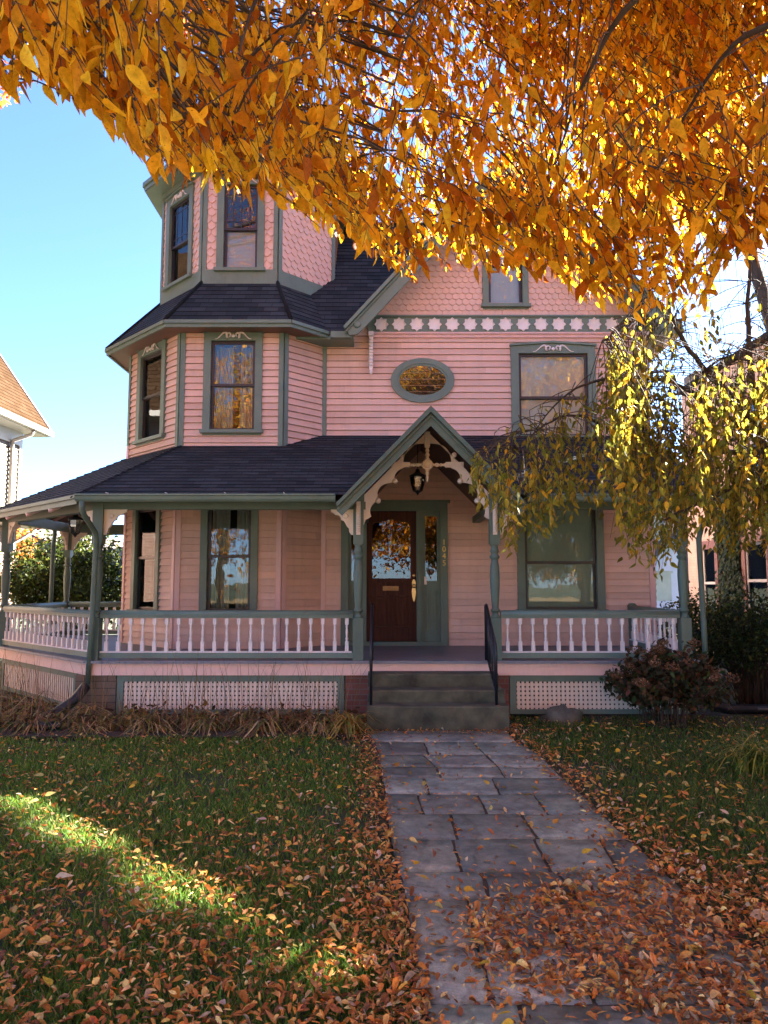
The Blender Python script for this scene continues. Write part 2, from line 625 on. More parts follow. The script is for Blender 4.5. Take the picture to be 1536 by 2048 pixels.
# ------------------------------------------------------------------ numpy foliage
def leaf_template(kind):
    if kind == 'fine':
        t = [0, .06, .16, .30, .46, .62, .78, .90, 1.0]
        h = [0, .26, .43, .50, .44, .31, .165, .065, 0]
    elif kind == 'curl':
        t = [0, .2, .5, .8, 1.0]
        h = [0, .40, .5, .28, 0]
    elif kind == 'slim':
        t = [0, .25, .6, 1.0]
        h = [0, .42, .40, 0]
    else:
        t = [0, .4, 1.0]
        h = [0, .5, 0]
    n = len(t)
    V, F = [], []
    DR, FO = (.34, .75) if kind == 'curl' else (-.10, .16)
    for i in range(n):
        V.append((0, t[i] * (.82 if kind == 'curl' else 1), DR * math.sin(t[i] * math.pi * .5) ** 2))
    Lx, Rx = {}, {}
    for i in range(1, n - 1):
        droop = DR * math.sin(t[i] * math.pi * .5) ** 2
        Lx[i] = len(V)
        V.append((-h[i], t[i] * (.82 if kind == 'curl' else 1) + .03, droop + FO * h[i]))
        Rx[i] = len(V)
        V.append((h[i], t[i] * (.82 if kind == 'curl' else 1) + .03, droop + FO * h[i] * (.4 if kind == 'curl' else 1)))
    for S, flip in ((Lx, False), (Rx, True)):
        tri = []
        for i in range(n - 1):
            if i == 0:
                tri.append((0, 1, S[1]))
            elif i == n - 2:
                tri.append((i, n - 1, S[i]))
            else:
                tri += [(i, i + 1, S[i + 1]), (i, S[i + 1], S[i])]
        F += [(a, c, b) if flip else (a, b, c) for a, b, c in tri]
    return np.array(V, dtype=np.float64), np.array(F, dtype=np.int64)


def norm(a):
    return a / np.maximum(np.linalg.norm(a, axis=1, keepdims=True), 1e-9)


def leaves_arrays(pos, axis, nrm, length, width, colors, kind='fine'):
    V, F = leaf_template(kind)
    y = norm(axis)
    x = norm(np.cross(y, nrm))
    z = np.cross(x, y)
    N = len(pos)
    P = (pos[:, None, :] + V[None, :, 0:1] * (x * width[:, None])[:, None, :] + V[None, :, 1:2] * (y * length[:, None])[:, None, :]
         + V[None, :, 2:3] * (z * length[:, None])[:, None, :])
    verts = P.reshape(-1, 3)
    faces = (F[None] + (np.arange(N) * len(V))[:, None, None]).reshape(-1, 3)
    cols = np.repeat(colors, len(V), axis=0)
    return verts, faces, cols


def np_mesh(name, verts, faces, cols, mat):
    me = bpy.data.meshes.new(name)
    me.vertices.add(len(verts))
    me.vertices.foreach_set('co', np.ascontiguousarray(verts, dtype=np.float32).ravel())
    k = faces.shape[1]
    me.loops.add(faces.size)
    me.loops.foreach_set('vertex_index', np.ascontiguousarray(faces, dtype=np.int32).ravel())
    me.polygons.add(len(faces))
    me.polygons.foreach_set('loop_start', np.arange(0, faces.size, k, dtype=np.int32))
    me.polygons.foreach_set('use_smooth', np.ones(len(faces), dtype=bool))
    if cols is not None:
        at = me.color_attributes.new('Col', 'FLOAT_COLOR', 'POINT')
        c = np.ones((len(verts), 4), dtype=np.float32)
        c[:, :3] = cols
        at.data.foreach_set('color', c.ravel())
    me.update(calc_edges=True)
    me.validate()
    me.materials.append(mat)
    return me


def cat(*arr):
    V, Fc, C = [], [], []
    k = 0
    for v, f, c in arr:
        V.append(v)
        Fc.append(f + k)
        C.append(c)
        k += len(v)
    return np.concatenate(V), np.concatenate(Fc), np.concatenate(C)


def palette(n, cs, ws, jit=0.18):
    cs = np.array(cs, dtype=np.float64)
    ws = np.array(ws, dtype=np.float64)
    idx = rng.choice(len(cs), n, p=ws / ws.sum())
    c = cs[idx]
    return np.clip(c * (1 + rng.normal(0, jit, (n, 1))) * (1 + rng.normal(0, jit * .35, (n, 3))), 0.004, 0.95)


def rvec(n):
    return norm(rng.normal(0, 1, (n, 3)))


SN = np.array(SUN)
ST1, ST2 = np.array((-0.18, 3.30)), np.array((-3.45, 6.50))   # lawn strip kept sunlit: leaves in its sun path are dropped


def in_gap(p, margin=0.0):
    """True where a leaf at p would stand in the sunlight that falls between the crowns onto the lawn"""
    g = p[:, :2] - SN[None, :2] * (p[:, 2:3] / SN[2])
    d = ST2 - ST1
    L = np.linalg.norm(d)
    d = d / L
    q = g - ST1
    t = q @ d
    w = q @ np.array((-d[1], d[0]))
    half = 0.10 + 0.02 * np.clip(t / L, 0, 1) + 0.05 * np.sin(t * 5.2) + margin
    return (t > 0) & (t < L + 2.5) & (np.abs(w) < half)

# ------------------------------------------------------------------ the pink house
H = thing('pink_house', 'pink clapboard Victorian house with green trim, corner turret, dark roofs and wraparound porch', 'house', (0, 12, 0))
FZ = 0.72                                   # porch floor
A, B, C, D = (-4.47, 12.76), (-3.24, 11.53), (-1.60, 11.53), (-1.03, 12.10)
s2 = math.sqrt(.5)
F_main = Fr((0, 12.1, 0), (1, 0, 0))
F_bf = Fr((0, 11.53, 0), (1, 0, 0))
F_bl = Fr((A[0], A[1], 0), (s2, -s2, 0))
F_br = Fr((C[0], C[1], 0), (s2, s2, 0))
BL_L, BR_L = 1.74, 0.806
AT, BT, CT, DT = (-4.03, 12.97), (-3.05, 11.99), (-1.79, 11.99), (-0.907, 12.873)
F_tf = Fr((BT[0], BT[1], 0), (1, 0, 0))
F_tl = Fr((AT[0], AT[1], 0), (s2, -s2, 0))
F_tr = Fr((CT[0], CT[1], 0), (s2, s2, 0))
TL_L, TR_L = 1.386, 1.249


def ornament(fr, uc, z, d, w):
    mb = MB()
    for sg in (-1, 1):
        pts, rad = [], []
        for k in range(15):                                   # inner curl
            a = 4.9 - k * 0.42
            r = 0.012 + 0.0030 * k
            pts.append(fr.p(uc + sg * (0.075 * w + r * math.cos(a) * w), z + 0.028 + r * math.sin(a) * 1.1, d))
            rad.append(0.010 + 0.0006 * k)
        for k in range(1, 9):
            t = k / 8
            pts.append(fr.p(uc + sg * (0.10 + 0.24 * t) * w, z + 0.066 - 0.075 * t + 0.03 * math.sin(t * 5.5), d))
            rad.append(0.020 * (1 - t * 0.75))
        mb.tube(pts, rad, 6)
    mb.lathe(fr.p(uc, z + 0.02, d - 0.012), [(0.03, 0), (0.03, 0.016), (0.015, 0.024)], 10, fr.n)
    return mb


def window(fr, u0, u1, z0, z1, zm, cw=0.11, hh=0.13, peak=False, orn=False, sill=True, mat='green', fill='dark', muntin=False, dp=0.05):
    mb = MB()
    mb.box(fr, u0 - cw, u0, z0, z1, -0.02, dp)
    mb.box(fr, u1, u1 + cw, z0, z1, -0.02, dp)
    e = 0.015
    if peak:
        uc = (u0 + u1) / 2
        mb.prism(fr, [(u0 - cw, z1), (u1 + cw, z1), (u1 + cw, z1 + hh), (uc, z1 + hh + 0.05), (u0 - cw, z1 + hh)], -0.02, dp)
        mb.prism(fr, [(u0 - cw - e, z1 + hh), (uc, z1 + hh + 0.05), (u1 + cw + e, z1 + hh), (u1 + cw + e, z1 + hh + 0.035), (uc, z1 + hh + 0.085), (u0 - cw - e, z1 + hh + 0.035)], -0.02, dp + 0.035)
    else:
        mb.box(fr, u0 - cw, u1 + cw, z1, z1 + hh, -0.02, dp)
    if sill:
        mb.box(fr, u0 - cw - 0.03, u1 + cw + 0.03, z0 - 0.055, z0, -0.02, dp + 0.04)
        mb.box(fr, u0 - cw, u1 + cw, z0 - 0.085, z0 - 0.055, -0.02, dp - 0.02)
    w = mb.build('window', M[mat], H)
    b = 0.045
    for nm, a0, a1, dd in (('upper', zm - 0.02, z1, 0.0), ('lower', z0, zm + 0.02, -0.028)):
        m2 = MB()
        m2.box(fr, u0, u0 + b, a0, a1, dd - 0.028, dd + 0.0)
        m2.box(fr, u1 - b, u1, a0, a1, dd - 0.028, dd + 0.0)
        m2.box(fr, u0 + b, u1 - b, a1 - b, a1, dd - 0.028, dd - 0.001)
        m2.box(fr, u0 + b, u1 - b, a0, a0 + b * 0.9, dd - 0.028, dd - 0.001)
        if muntin and nm == 'upper':
            for k in range(1, 4):
                uu = u0 + (u1 - u0) * k / 4
                m2.box(fr, uu - 0.006, uu + 0.006, a0 + b, a1 - b, dd - 0.026, dd - 0.012)
            for k in (1, 4):
                vv = a0 + (a1 - a0) * k / 5
                m2.box(fr, u0 + b, u1 - b, vv - 0.006, vv + 0.006, dd - 0.025, dd - 0.013)
        sash = m2.build('sash', M['black'], w)
        m3 = MB()
        m3.box(fr, u0 + b, u1 - b, a0 + b * .9, a1 - b, dd - 0.022, dd - 0.018)
        m3.build('pane', M['glass'], w)
    m4 = MB()                                                   # the dark room behind
    q = [(u0, z0), (u1, z0), (u1, z1), (u0, z1)]
    m4.face([fr.p(a, v, -0.7) for a, v in q])
    for i in range(4):
        a, c = q[i], q[(i + 1) % 4]
        m4.face([fr.p(a[0], a[1], -0.7), fr.p(c[0], c[1], -0.7), fr.p(c[0], c[1], -0.04), fr.p(a[0], a[1], -0.04)])
    m4.build('room', M['interior'], w)

    def cloth(ua, ub, va, vb, d, mat, fold=0.02, per=0.055):
        m5 = MB()
        n = max(4, int((ub - ua) / per * 6))
        top = []
        for k in range(n + 1):
            u = ua + (ub - ua) * k / n
            dd = d + fold * math.sin(u / per * 2 * math.pi) + fold * .5 * math.sin(u / per * 2.7)
            top.append((u, dd))
        for k in range(n):
            m5.face([fr.p(top[k][0], va, top[k][1]), fr.p(top[k + 1][0], va, top[k + 1][1]), fr.p(top[k + 1][0], vb, top[k + 1][1]), fr.p(top[k][0], vb, top[k][1])], smooth=True)
        m5.build('curtain', M[mat], w)
    if fill == 'sheer':
        cloth(u0, u0 + (u1 - u0) * 0.42, z0, z1, -0.30, 'curtain')
        cloth(u0 + (u1 - u0) * 0.58, u1, z0, z1, -0.30, 'curtain')
    elif fill == 'lower':
        cloth(u0, u1, z0, zm, -0.12, 'curtain', 0.012)
    elif fill in ('blind', 'shade', 'shade_g'):
        m5 = MB()
        top = zm if fill == 'blind' else z1
        if fill == 'blind':
            k = z0
            while k < top:
                m5.box(fr, u0, u1, k, k + 0.021, -0.10, -0.088)
                k += 0.025
            m5.build('blind', M['shade'], w)
        else:
            m5.box(fr, u0 + .01, u1 - .01, z0, z1, -0.09, -0.085)
            m5.build('blind', M['shade' if fill == 'shade' else 'shade_g'], w)
    if orn:
        ornament(fr, (u0 + u1) / 2, z1 + hh * 0.42, dp + 0.012, orn).build('ornament', M['white'], w)
    return w


def hole(u0, u1, z0, z1):
    return (u0 - 0.03, u1 + 0.03, z0 - 0.02, z1 + 0.03)


W_main = dict(ur=(2.247, 3.402, 4.15, 5.547), lr=(2.294, 3.463, 1.30, 2.98), gb=(1.764, 2.338, 6.396, 7.76))
W_bf = dict(u=(-2.755, -2.050, 4.13, 5.575), l=(-2.745, -2.069, 1.29, 2.95))
W_bl = dict(u=(0.46, 1.19, 4.13, 5.575), l=(0.46, 1.16, 1.29, 2.95))
W_tf = (0.35, 0.92, 6.975, 8.45)
W_tl = (0.30, 0.97, 6.975, 8.45)

window(F_main, *W_main['ur'], 4.803, 0.13, 0.12, True, 1.0, fill='shade')
window(F_main, *W_main['lr'], 2.057, 0.125, 0.08, fill='shade_g')
window(F_main, *W_main['gb'], 7.097, 0.10, 0.12, fill='shade')
window(F_bf, *W_bf['u'], 4.861, 0.115, 0.12, True, 0.85, fill='sheer')
window(F_bf, *W_bf['l'], 2.142, 0.11, 0.06, fill='sheer')
window(F_bl, *W_bl['u'], 4.861, 0.115, 0.12, True, 0.85, fill='lower')
window(F_bl, *W_bl['l'], 2.142, 0.11, 0.06, fill='sheer')
window(F_tf, *W_tf, 7.679, 0.115, 0.13, True, 0.8, fill='blind', muntin=True)
window(F_tl, *W_tl, 7.679, 0.115, 0.13, True, 0.8, fill='blind', muntin=True)

# --- siding
ST, LIP = 0.107, 0.025
mb = MB()
courses(mb, F_main, [(-1.03, FZ), (4.41, FZ), (4.41, 5.92), (-1.03, 5.92)], ST, LIP,
        [hole(*W_main['ur']), hole(*W_main['lr']), (-0.60, 0.93, FZ - .1, 2.93)], v0=FZ, slot=.006)
mb.build('front_wall', M['pink'], H)
mb = MB()
courses(mb, F_bf, [(B[0], FZ), (C[0], FZ), (C[0], 5.75), (B[0], 5.75)], ST, LIP, [hole(*W_bf['u']), hole(*W_bf['l'])], v0=FZ, slot=.006)
courses(mb, F_bl, [(0, FZ), (BL_L, FZ), (BL_L, 5.75), (0, 5.75)], ST, LIP, [hole(*W_bl['u']), hole(*W_bl['l'])], v0=FZ, slot=.006)
courses(mb, F_br, [(0, FZ), (BR_L, FZ), (BR_L, 5.75), (0, 5.75)], ST, LIP, v0=FZ, slot=.006)
courses(mb, Fr((A[0], 14.45, 0), (0, -1, 0)), [(0, FZ), (1.69, FZ), (1.69, 5.75), (0, 5.75)], ST, LIP, v0=FZ, slot=.006)
mb.build('bay_wall', M['pink'], H)
mb = MB()                                       # side and back walls
courses(mb, Fr((4.41, 12.1, 0), (0, 1, 0)), [(0, 0.3), (8.4, 0.3), (8.4, 5.9), (0, 5.9)], ST, LIP)
courses(mb, Fr((A[0], 14.45, 0), (1, 0, 0)), [(0, 0.3), (2.0, 0.3), (2.0, 5.9), (0, 5.9)], ST, LIP)
courses(mb, Fr((-2.5, 20.5, 0), (0, -1, 0)), [(0, 0.3), (6.05, 0.3), (6.05, 5.9), (0, 5.9)], ST, LIP)
courses(mb, Fr((4.41, 20.5, 0), (-1, 0, 0)), [(0, 0.3), (6.91, 0.3), (6.91, 5.9), (0, 5.9)], ST, LIP)
mb.build('side_wall', M['pink'], H)

# --- gable with fish scale shingles and the star frieze
GX, GA, GS = 2.07, 8.80, 1.10                  # ridge x, apex z, slope
zr = lambda x: GA - GS * abs(x - GX)
mb = MB()
gr = [(-0.19, 6.19), (4.33, 6.19), (GX, GA - .12)]
courses(mb, F_main, [(-0.42, 5.9), (4.41, 5.9), (4.41, 6.1), (GX, 8.66), (-0.42, 6.03)], 20, 0.0, [hole(*W_main['gb'])])
fancy_shingles(mb, F_main, gr, 0.112, 0.098, 0.022, 'round', [(1.70, 2.40, 6.34, 7.85)])
mb.build('gable_wall', M['pink_shingle'], H)
mb = MB()
mb.box(F_main, -0.27, 4.41, 5.905, 6.165, 0.0, 0.055)
mb.box(F_main, -0.20, 4.41, 6.165, 6.195, 0.0, 0.085)
frieze = mb.build('frieze', M['green'], H)
mb = MB()
mb.box(F_main, -0.27, 4.41, 5.875, 5.905, 0.0, 0.07)
mb.box(F_main, -0.27, 4.41, 5.82, 5.875, 0.0, 0.042)
mb.build('frieze_moulding', M['pink_trim'], frieze)
star = [(r * math.cos(math.pi / 8 * k + math.pi / 2), r * math.sin(math.pi / 8 * k + math.pi / 2)) for k in range(16) for r in [0.122 if k % 2 == 0 else 0.092]]
mbs = MB()
Fs = Fr((0, 0, 0), (1, 0, 0))
ring_in = [(a * .88, b * .88) for a, b in star]
mbs.prism(Fs, star, 0.0, 0.022, [list(reversed(ring_in))])
mbs.prism(Fs, ring_in, 0.0, 0.008)
star_me = mbs.data('star', M['white'])
for k in range(15):
    link('star', star_me, frieze, (-0.045 + 0.297 * k, 12.1 - 0.056, 6.035))

# --- corner boards
mb = MB()
for fr, u, mat in ((F_bf, B[0], 0), (F_bf, C[0], 0), (F_main, D[0], 0)):
    pass
for (x, y), ang in ((B, 1), (C, 1)):
    for z0, z1, mt in ((FZ, 3.85, 'pink_trim'), (3.85, 5.74, 'green')):
        m = MB()
        sg = -1 if (x, y) == B else 1
        m.box(F_bf, x - (0.0 if sg < 0 else 0.075), x + (0.075 if sg < 0 else 0.0), z0, z1, 0.0, 0.032)
        if sg < 0:
            m.box(F_bl, BL_L - 0.075, BL_L, z0, z1, 0.0, 0.032)
        else:
            m.box(F_br, 0.0, 0.075, z0, z1, 0.0, 0.032)
        m.build('corner_board', M[mt], H)
for z0, z1, mt in ((FZ, 4.1, 'pink_trim'), (4.1, 5.74, 'green')):
    m = MB()
    m.box(F_main, -1.025, -0.955, z0, z1, 0.0, 0.03)
    m.build('corner_board', M[mt], H)
    m = MB()
    m.box(F_bl, 0.0, 0.07, z0, z1, 0.0, 0.032)
    m.build('corner_board', M[mt], H)
m = MB()
m.box(F_main, 4.32, 4.412, FZ, 5.82, 0.0, 0.034)
m.build('corner_board', M['pink_trim'], H)

# --- main roofs
def tri_frame(p0, p1, pt):
    p0, p1, pt = Vector(p0), Vector(p1), Vector(pt)
    u = (p1 - p0).normalized()
    w = pt - p0
    return Fr(p0, u, w - u * w.dot(u))


def roof_face(mb, pts, step=0.14, lip=0.007, lift=0.004):
    fr = tri_frame(pts[0], pts[1], pts[2])
    fr.o = fr.o + fr.n * lift
    courses(mb, fr, [fr.uv(p) for p in pts], step, lip, v0=0.0)
    return fr


XL, XR = GX - 2.69, GX + 2.69
ZF = zr(XL)
mb = MB()
roof_face(mb, [(XL, 20.9, ZF), (XL, 11.56, ZF), (GX, 11.56, GA), (GX, 20.9, GA)])
roof_face(mb, [(XR, 11.56, ZF), (XR, 20.9, ZF), (GX, 20.9, GA), (GX, 11.56, GA)])
roof_face(mb, [(-2.6, 11.66, 5.76), (-.60, 11.66, 5.76), (GX - .05, 14.35, 8.93), (-2.6, 14.35, 8.93)])
roof_face(mb, [(GX, 17.0, 5.8), (-2.6, 17.0, 5.8), (-2.6, 14.35, 8.93), (GX, 14.35, 8.93)])
roof = mb.build('roof', M['shingle'], H)
mb = MB()
F_y = Fr((0, 0, 0), (1, 0, 0))
mb.prism(F_y, [(XL, ZF - .13), (GX, GA - .13), (XR, ZF - .13), (XR, ZF - .01), (GX, GA - .01), (XL, ZF - .01)], -20.88, -11.585)
mb.prism(F_y, [(-2.5, 5.66), (-0.5, 5.66), (-0.5, 5.72), (-2.5, 5.72)], -14.0, -11.68)
mb.build('soffit', M['green'], H)
mb = MB()
mb.tube([(GX, 11.56, GA + .01), (GX, 20.9, GA + .01)], 0.05, 6)
mb.tube([(-2.6, 14.35, 8.94), (GX, 14.35, 8.94)], 0.05, 6)
mb.build('ridge_cap', M['shingle'], roof)
for sg in (-1, 1):
    mb = MB()
    xf = GX + sg * 2.69
    L = lambda x, dz: (x, zr(x) + dz)
    mb.prism(F_y, [L(xf, -.02), L(GX, -.02), L(GX, -.37), L(GX + sg * 2.42, -.37), (GX + sg * 2.50, zr(xf) - .14), (GX + sg * 2.62, zr(xf) - .16)], -11.583, -11.54)
    mb.prism(F_y, [L(xf + sg * .03, .0), L(GX, .03), L(GX, -.065), L(xf + sg * .0, -.075)], -11.54, -11.47)
    mb.prism(F_y, [L(xf + sg * .005, -.09), L(GX, -.085), L(GX, -.125), L(xf - sg * .02, -.125)], -11.54, -11.51)
    mb.lathe((GX + sg * 2.50, 11.54, zr(xf) + .02), [(0.06, 0), (0.06, 0.012), (0.045, 0.02)], 14, (0, -1, 0))
    mb.build('rake_board', M['green'], H)
# scroll bracket under each gable foot
mbk = MB()
mbk.box(Fs, -.03, .03, -.62, -.05, 0, .10)
for k in range(9):
    mbk.tube([(-.034, -.10, -.10 - k * .055), (.034, -.10, -.10 - k * .055)], .022, 8)
mbk.lathe((0, -.09, -.70), [(.012, 0), (.03, .03), (.03, .07), (.018, .09)], 10)
mbk.box(Fs, -.04, .04, -.05, .02, 0, .14)
bk_me = mbk.data('gable_bracket', M['white'])
for x in (-0.215, 4.36):
    link('gable_bracket', bk_me, H, (x, 12.06, 5.86))
# eave gutters
mb = MB()
mb.box(F_y, -0.86, -0.52, 5.665, 5.77, -11.70, -11.60)
mb.build('gutter', M['green'], H)
mb = MB()
mb.box(Fr((4.70, 11.6, 0), (0, 1, 0)), 0, 9.2, ZF - .12, ZF - .0, 0, 0.12)
mb.build('gutter', M['white'], H)

# --- skirt roof round the bay, below the turret
Ae, Be, Ce = (-4.85, 12.60), (-3.40, 11.15), (-1.44, 11.15)
De, Ee = (-0.84, 11.75), (-0.20, 12.39)
zs, zt = 5.78, 6.74
mb = MB()
P3 = lambda p, z: (p[0], p[1], z)
roof_face(mb, [P3(Be, zs), P3(Ce, zs), P3(CT, zt), P3(BT, zt)])
roof_face(mb, [P3(Ae, zs), P3(Be, zs), P3(BT, zt), P3(AT, zt)])
roof_face(mb, [(-4.85, 14.6, zs), P3(Ae, zs), P3(AT, zt), (-4.03, 14.3, zt)])
roof_face(mb, [P3(Ce, zs), P3(Ee, zs), (DT[0] + .3, DT[1] + .3, zt), P3(CT, zt)])
sk = mb.build('skirt_roof', M['shingle'], H)
mb = MB()
for p, q in ((P3(Be, zs), P3(BT, zt)), (P3(Ce, zs), P3(CT, zt)), (P3(Ae, zs), P3(AT, zt))):
    mb = MB()
    mb.tube([Vector(p) + Vector((0, 0, .01)), Vector(q) + Vector((0, 0, .01))], 0.035, 6)
    mb.build('hip_cap', M['shingle'], sk)


def eave_board(mb, p, q, z0, z1, t, out=0.0):
    p, q = Vector((p[0], p[1], 0)), Vector((q[0], q[1], 0))
    fr = Fr(p, q - p)
    mb.box(fr, 0, (q - p).length, z0, z1, -t + out, out)


mb = MB()
for p, q in (((-4.85, 14.6), Ae), (Ae, Be), (Be, Ce), (Ce, De)):
    eave_board(mb, p, q, zs - .10, zs + .005, .03, .0)
    eave_board(mb, p, q, zs - .045, zs + .008, .03, .03)
mb.build('skirt_fascia', M['green'], H)
mb = MB()
F_h = Fr((0, 0, 0), (1, 0, 0), (0, 1, 0))
mb.prism(F_h, [(-4.83, 14.5), (-4.83, 12.62), (-3.39, 11.17), (-1.45, 11.17), (-0.86, 11.76), (-0.86, 12.2), (-2.0, 13.5)], zs - .075, zs - .05)
mb.build('skirt_soffit', M['soffit'], H)

# --- turret
ZT0, ZT1 = 6.955, 8.74
mb = MB()
for fr, L, win in ((F_tf, 1.26, W_tf), (F_tl, TL_L, W_tl), (F_tr, TR_L, None)):
    hs = [hole(*win)] if win else []
    courses(mb, fr, [(0, 6.6), (L, 6.6), (L, ZT1 + .1), (0, ZT1 + .1)], 20, 0.0, hs)
    reg = [(0.0, ZT0), (L, ZT0), (L, ZT1), (0.0, ZT1)]
    hh = [(win[0] - .05, win[1] + .05, win[2] - .02, win[3] + .1)] if win else [(9, 9.1, 9, 9.1)]
    fancy_shingles(mb, fr, reg, 0.135, 0.118, 0.024, 'chisel', hh)
courses(mb, Fr((-4.03, 14.3, 0), (0, -1, 0)), [(0, 6.0), (1.33, 6.0), (1.33, 8.84), (0, 8.84)], 20, 0.0)
courses(mb, Fr((DT[0], DT[1], 0), (0, 1, 0)), [(0, 6.0), (1.3, 6.0), (1.3, 8.84), (0, 8.84)], ST, LIP)
courses(mb, Fr((-0.9, 14.2, 0), (-1, 0, 0)), [(0, 6.0), (3.13, 6.0), (3.13, 8.84), (0, 8.84)], 20, 0)
mb.build('turret_wall', M['pink_shingle'], H)
mb = MB()
for fr, L in ((F_tf, 1.26), (F_tl, TL_L), (F_tr, TR_L)):
    mb.box(fr, 0.0 if fr is F_tf else 0.002, L - (0 if fr is F_tf else .002), 6.70, ZT0, 0.0, 0.034)
    mb.box(fr, 0.0, 0.07, ZT0, ZT1, 0.0, 0.036)
    mb.box(fr, L - 0.07, L, ZT0, ZT1, 0.0, 0.036)
    mb.box(fr, 0.071, L - .071, ZT1 - .07, ZT1, 0.0, 0.033)
mb.build('turret_trim', M['green'], H)
TC = Vector((-2.42, 13.51, 0))


def octagon(ap):
    r = ap / math.cos(math.pi / 8)
    return [(TC.x + r * math.cos(math.pi / 8 + k * math.pi / 4), TC.y + r * math.sin(math.pi / 8 + k * math.pi / 4)) for k in range(8)]


mb = MB()
mb.prism(F_h, octagon(1.88), 8.74, 8.79)
mb.prism(F_h, octagon(1.62), 8.66, 8.74)
oc = octagon(1.90)
for k in range(8):
    eave_board(mb, oc[k], oc[(k + 1) % 8], 8.76, 8.89, .03, .0)
    eave_board(mb, oc[k], oc[(k + 1) % 8], 8.83, 8.90, .03, .035)
mb.build('turret_cornice', M['green'], H)
mb = MB()
mid = octagon(1.35)
for k in range(8):
    a, b = oc[k], oc[(k + 1) % 8]
    c, d = mid[(k + 1) % 8], mid[k]
    roof_face(mb, [P3(a, 8.90), P3(b, 8.90), P3(c, 9.55), P3(d, 9.55)])
    roof_face(mb, [P3(d, 9.55), P3(c, 9.55), (TC.x, TC.y, 12.9)])
mb.build('turret_roof', M['shingle'], H)

# --- oval window
ow = Fr((0.643, 12.1, 5.084), (1, 0, 0))
ell = lambda a, b, n=48: [(a * math.cos(2 * math.pi * k / n), b * math.sin(2 * math.pi * k / n)) for k in range(n)]
mb = MB()
mb.prism(ow, ell(.53, .378), 0, 0.055, [list(reversed(ell(.425, .285)))])
mb.prism(ow, ell(.426, .286), 0.01, 0.042, [list(reversed(ell(.388, .250)))])
ov = mb.build('oval_window', M['green'], H)
mb = MB()
mb.prism(ow, ell(.39, .252), 0.029, 0.034)
mb.build('pane', M['glass'], ov)
mb = MB()
mb.prism(ow, ell(.40, .262), 0.020, 0.0235)
mb.build('room', M['interior'], ov)  # flat near-black disc on the siding standing in for the unlit room

# --- front door and sidelights
mb = MB()
mb.box(F_main, -0.70, -0.58, FZ, 2.90, -0.02, 0.045)
mb.box(F_main, 0.915, 1.04, FZ, 2.90, -0.02, 0.045)
mb.box(F_main, -0.70, 1.04, 2.90, 3.03, -0.02, 0.045)
mb.box(F_main, -0.74, 1.08, 3.03, 3.075, -0.02, 0.09)
mb.box(F_main, -0.37, -0.285, FZ + .06, 2.90, -0.10, 0.02)
mb.box(F_main, 0.53, 0.63, FZ + .06, 2.90, -0.10, 0.02)
mb.box(F_main, 0.56, 0.60, FZ + .06, 2.90, 0.02, 0.04)
mb.box(F_main, -0.58, 0.915, FZ, FZ + .06, -0.10, 0.05)
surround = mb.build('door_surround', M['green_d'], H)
for a, b in ((-0.58, -0.37), (0.63, 0.915)):
    mb = MB()
    mb.box(F_main, a, b, FZ + .06, 1.70, -0.09, -0.03)
    mb.box(F_main, a, b, 1.70, 1.76, -0.09, 0.0)
    mb.box(F_main, a, a + .045, 1.76, 2.90, -0.09, -0.02)
    mb.box(F_main, b - .045, b, 1.76, 2.90, -0.09, -0.02)
    mb.box(F_main, a + .045, b - .045, 2.82, 2.90, -0.09, -0.021)
    w = b - a
    ins = w * .26
    m1, m2, z0, z1 = a + ins, b - ins, 0.95, 1.62
    for q in ((m1, m1 + .02, z0, z1), (m2 - .02, m2, z0, z1), (m1 + .02, m2 - .02, z1 - .02, z1), (m1 + .02, m2 - .02, z0, z0 + .02)):
        mb.box(F_main, *q, -0.03, -0.004)
    sl = mb.build('sidelight', M['green_d'], H)
    mb = MB()
    mb.box(F_main, a + .045, b - .045, 1.76, 2.82, -0.06, -0.056)
    mb.build('pane', M['glass_dark'], sl)
mb = MB()
arch = [(-0.195, 1.80), (0.435, 1.80), (0.435, 2.60), (0.425, 2.68), (0.39, 2.715), (0.25, 2.74), (0.12, 2.775), (-0.01, 2.74), (-0.15, 2.715), (-0.185, 2.68), (-0.195, 2.60)]
mb.prism(F_main, [(-0.285, FZ + .065), (0.53, FZ + .065), (0.53, 2.90), (-0.285, 2.90)], -0.09, -0.045, [list(reversed(arch))])
mb.box(F_main, -0.22, 0.46, 1.735, 1.79, -0.045, -0.012)
for a, b in ((-0.19, 0.09), (0.15, 0.43)):
    for q in ((a, a + .025, 1.0, 1.52), (b - .025, b, 1.0, 1.52), (a + .025, b - .025, 1.495, 1.52), (a + .025, b - .025, 1.0, 1.025)):
        mb.box(F_main, *q, -0.045, -0.018)
    mb.box(F_main, a + .055, b - .055, 1.055, 1.465, -0.045, -0.028)
door = mb.build('front_door', M['wood'], H)
mb = MB()
mb.box(F_main, -0.20, 0.44, 1.79, 2.79, -0.075, -0.07)
mb.build('door_pane', M['glass_dark'], door)
mb = MB()
mb.box(F_main, -0.02, 0.24, 1.60, 1.675, -0.045, -0.034)
mb.box(F_main, 0.0, 0.22, 1.615, 1.66, -0.034, -0.030)
mb.build('mail_slot', M['brass_dark'], door)
mb = MB()
mb.prism(F_main, [(.462, 1.66), (.452, 1.58), (.462, 1.50), (.475, 1.44), (.488, 1.42), (.501, 1.44), (.512, 1.50), (.522, 1.58), (.512, 1.66), (.52, 1.72), (.505, 1.775), (.487, 1.785), (.468, 1.775), (.455, 1.72)], -0.045, -0.038)
mb.lathe(F_main.p(.488, 1.675, -.038), [(.012, 0), (.012, .03), (.03, .04), (.034, .055), (.028, .072), (.01, .078)], 14, F_main.n)
mb.build('handle', M['brass'], door)
mb = MB()
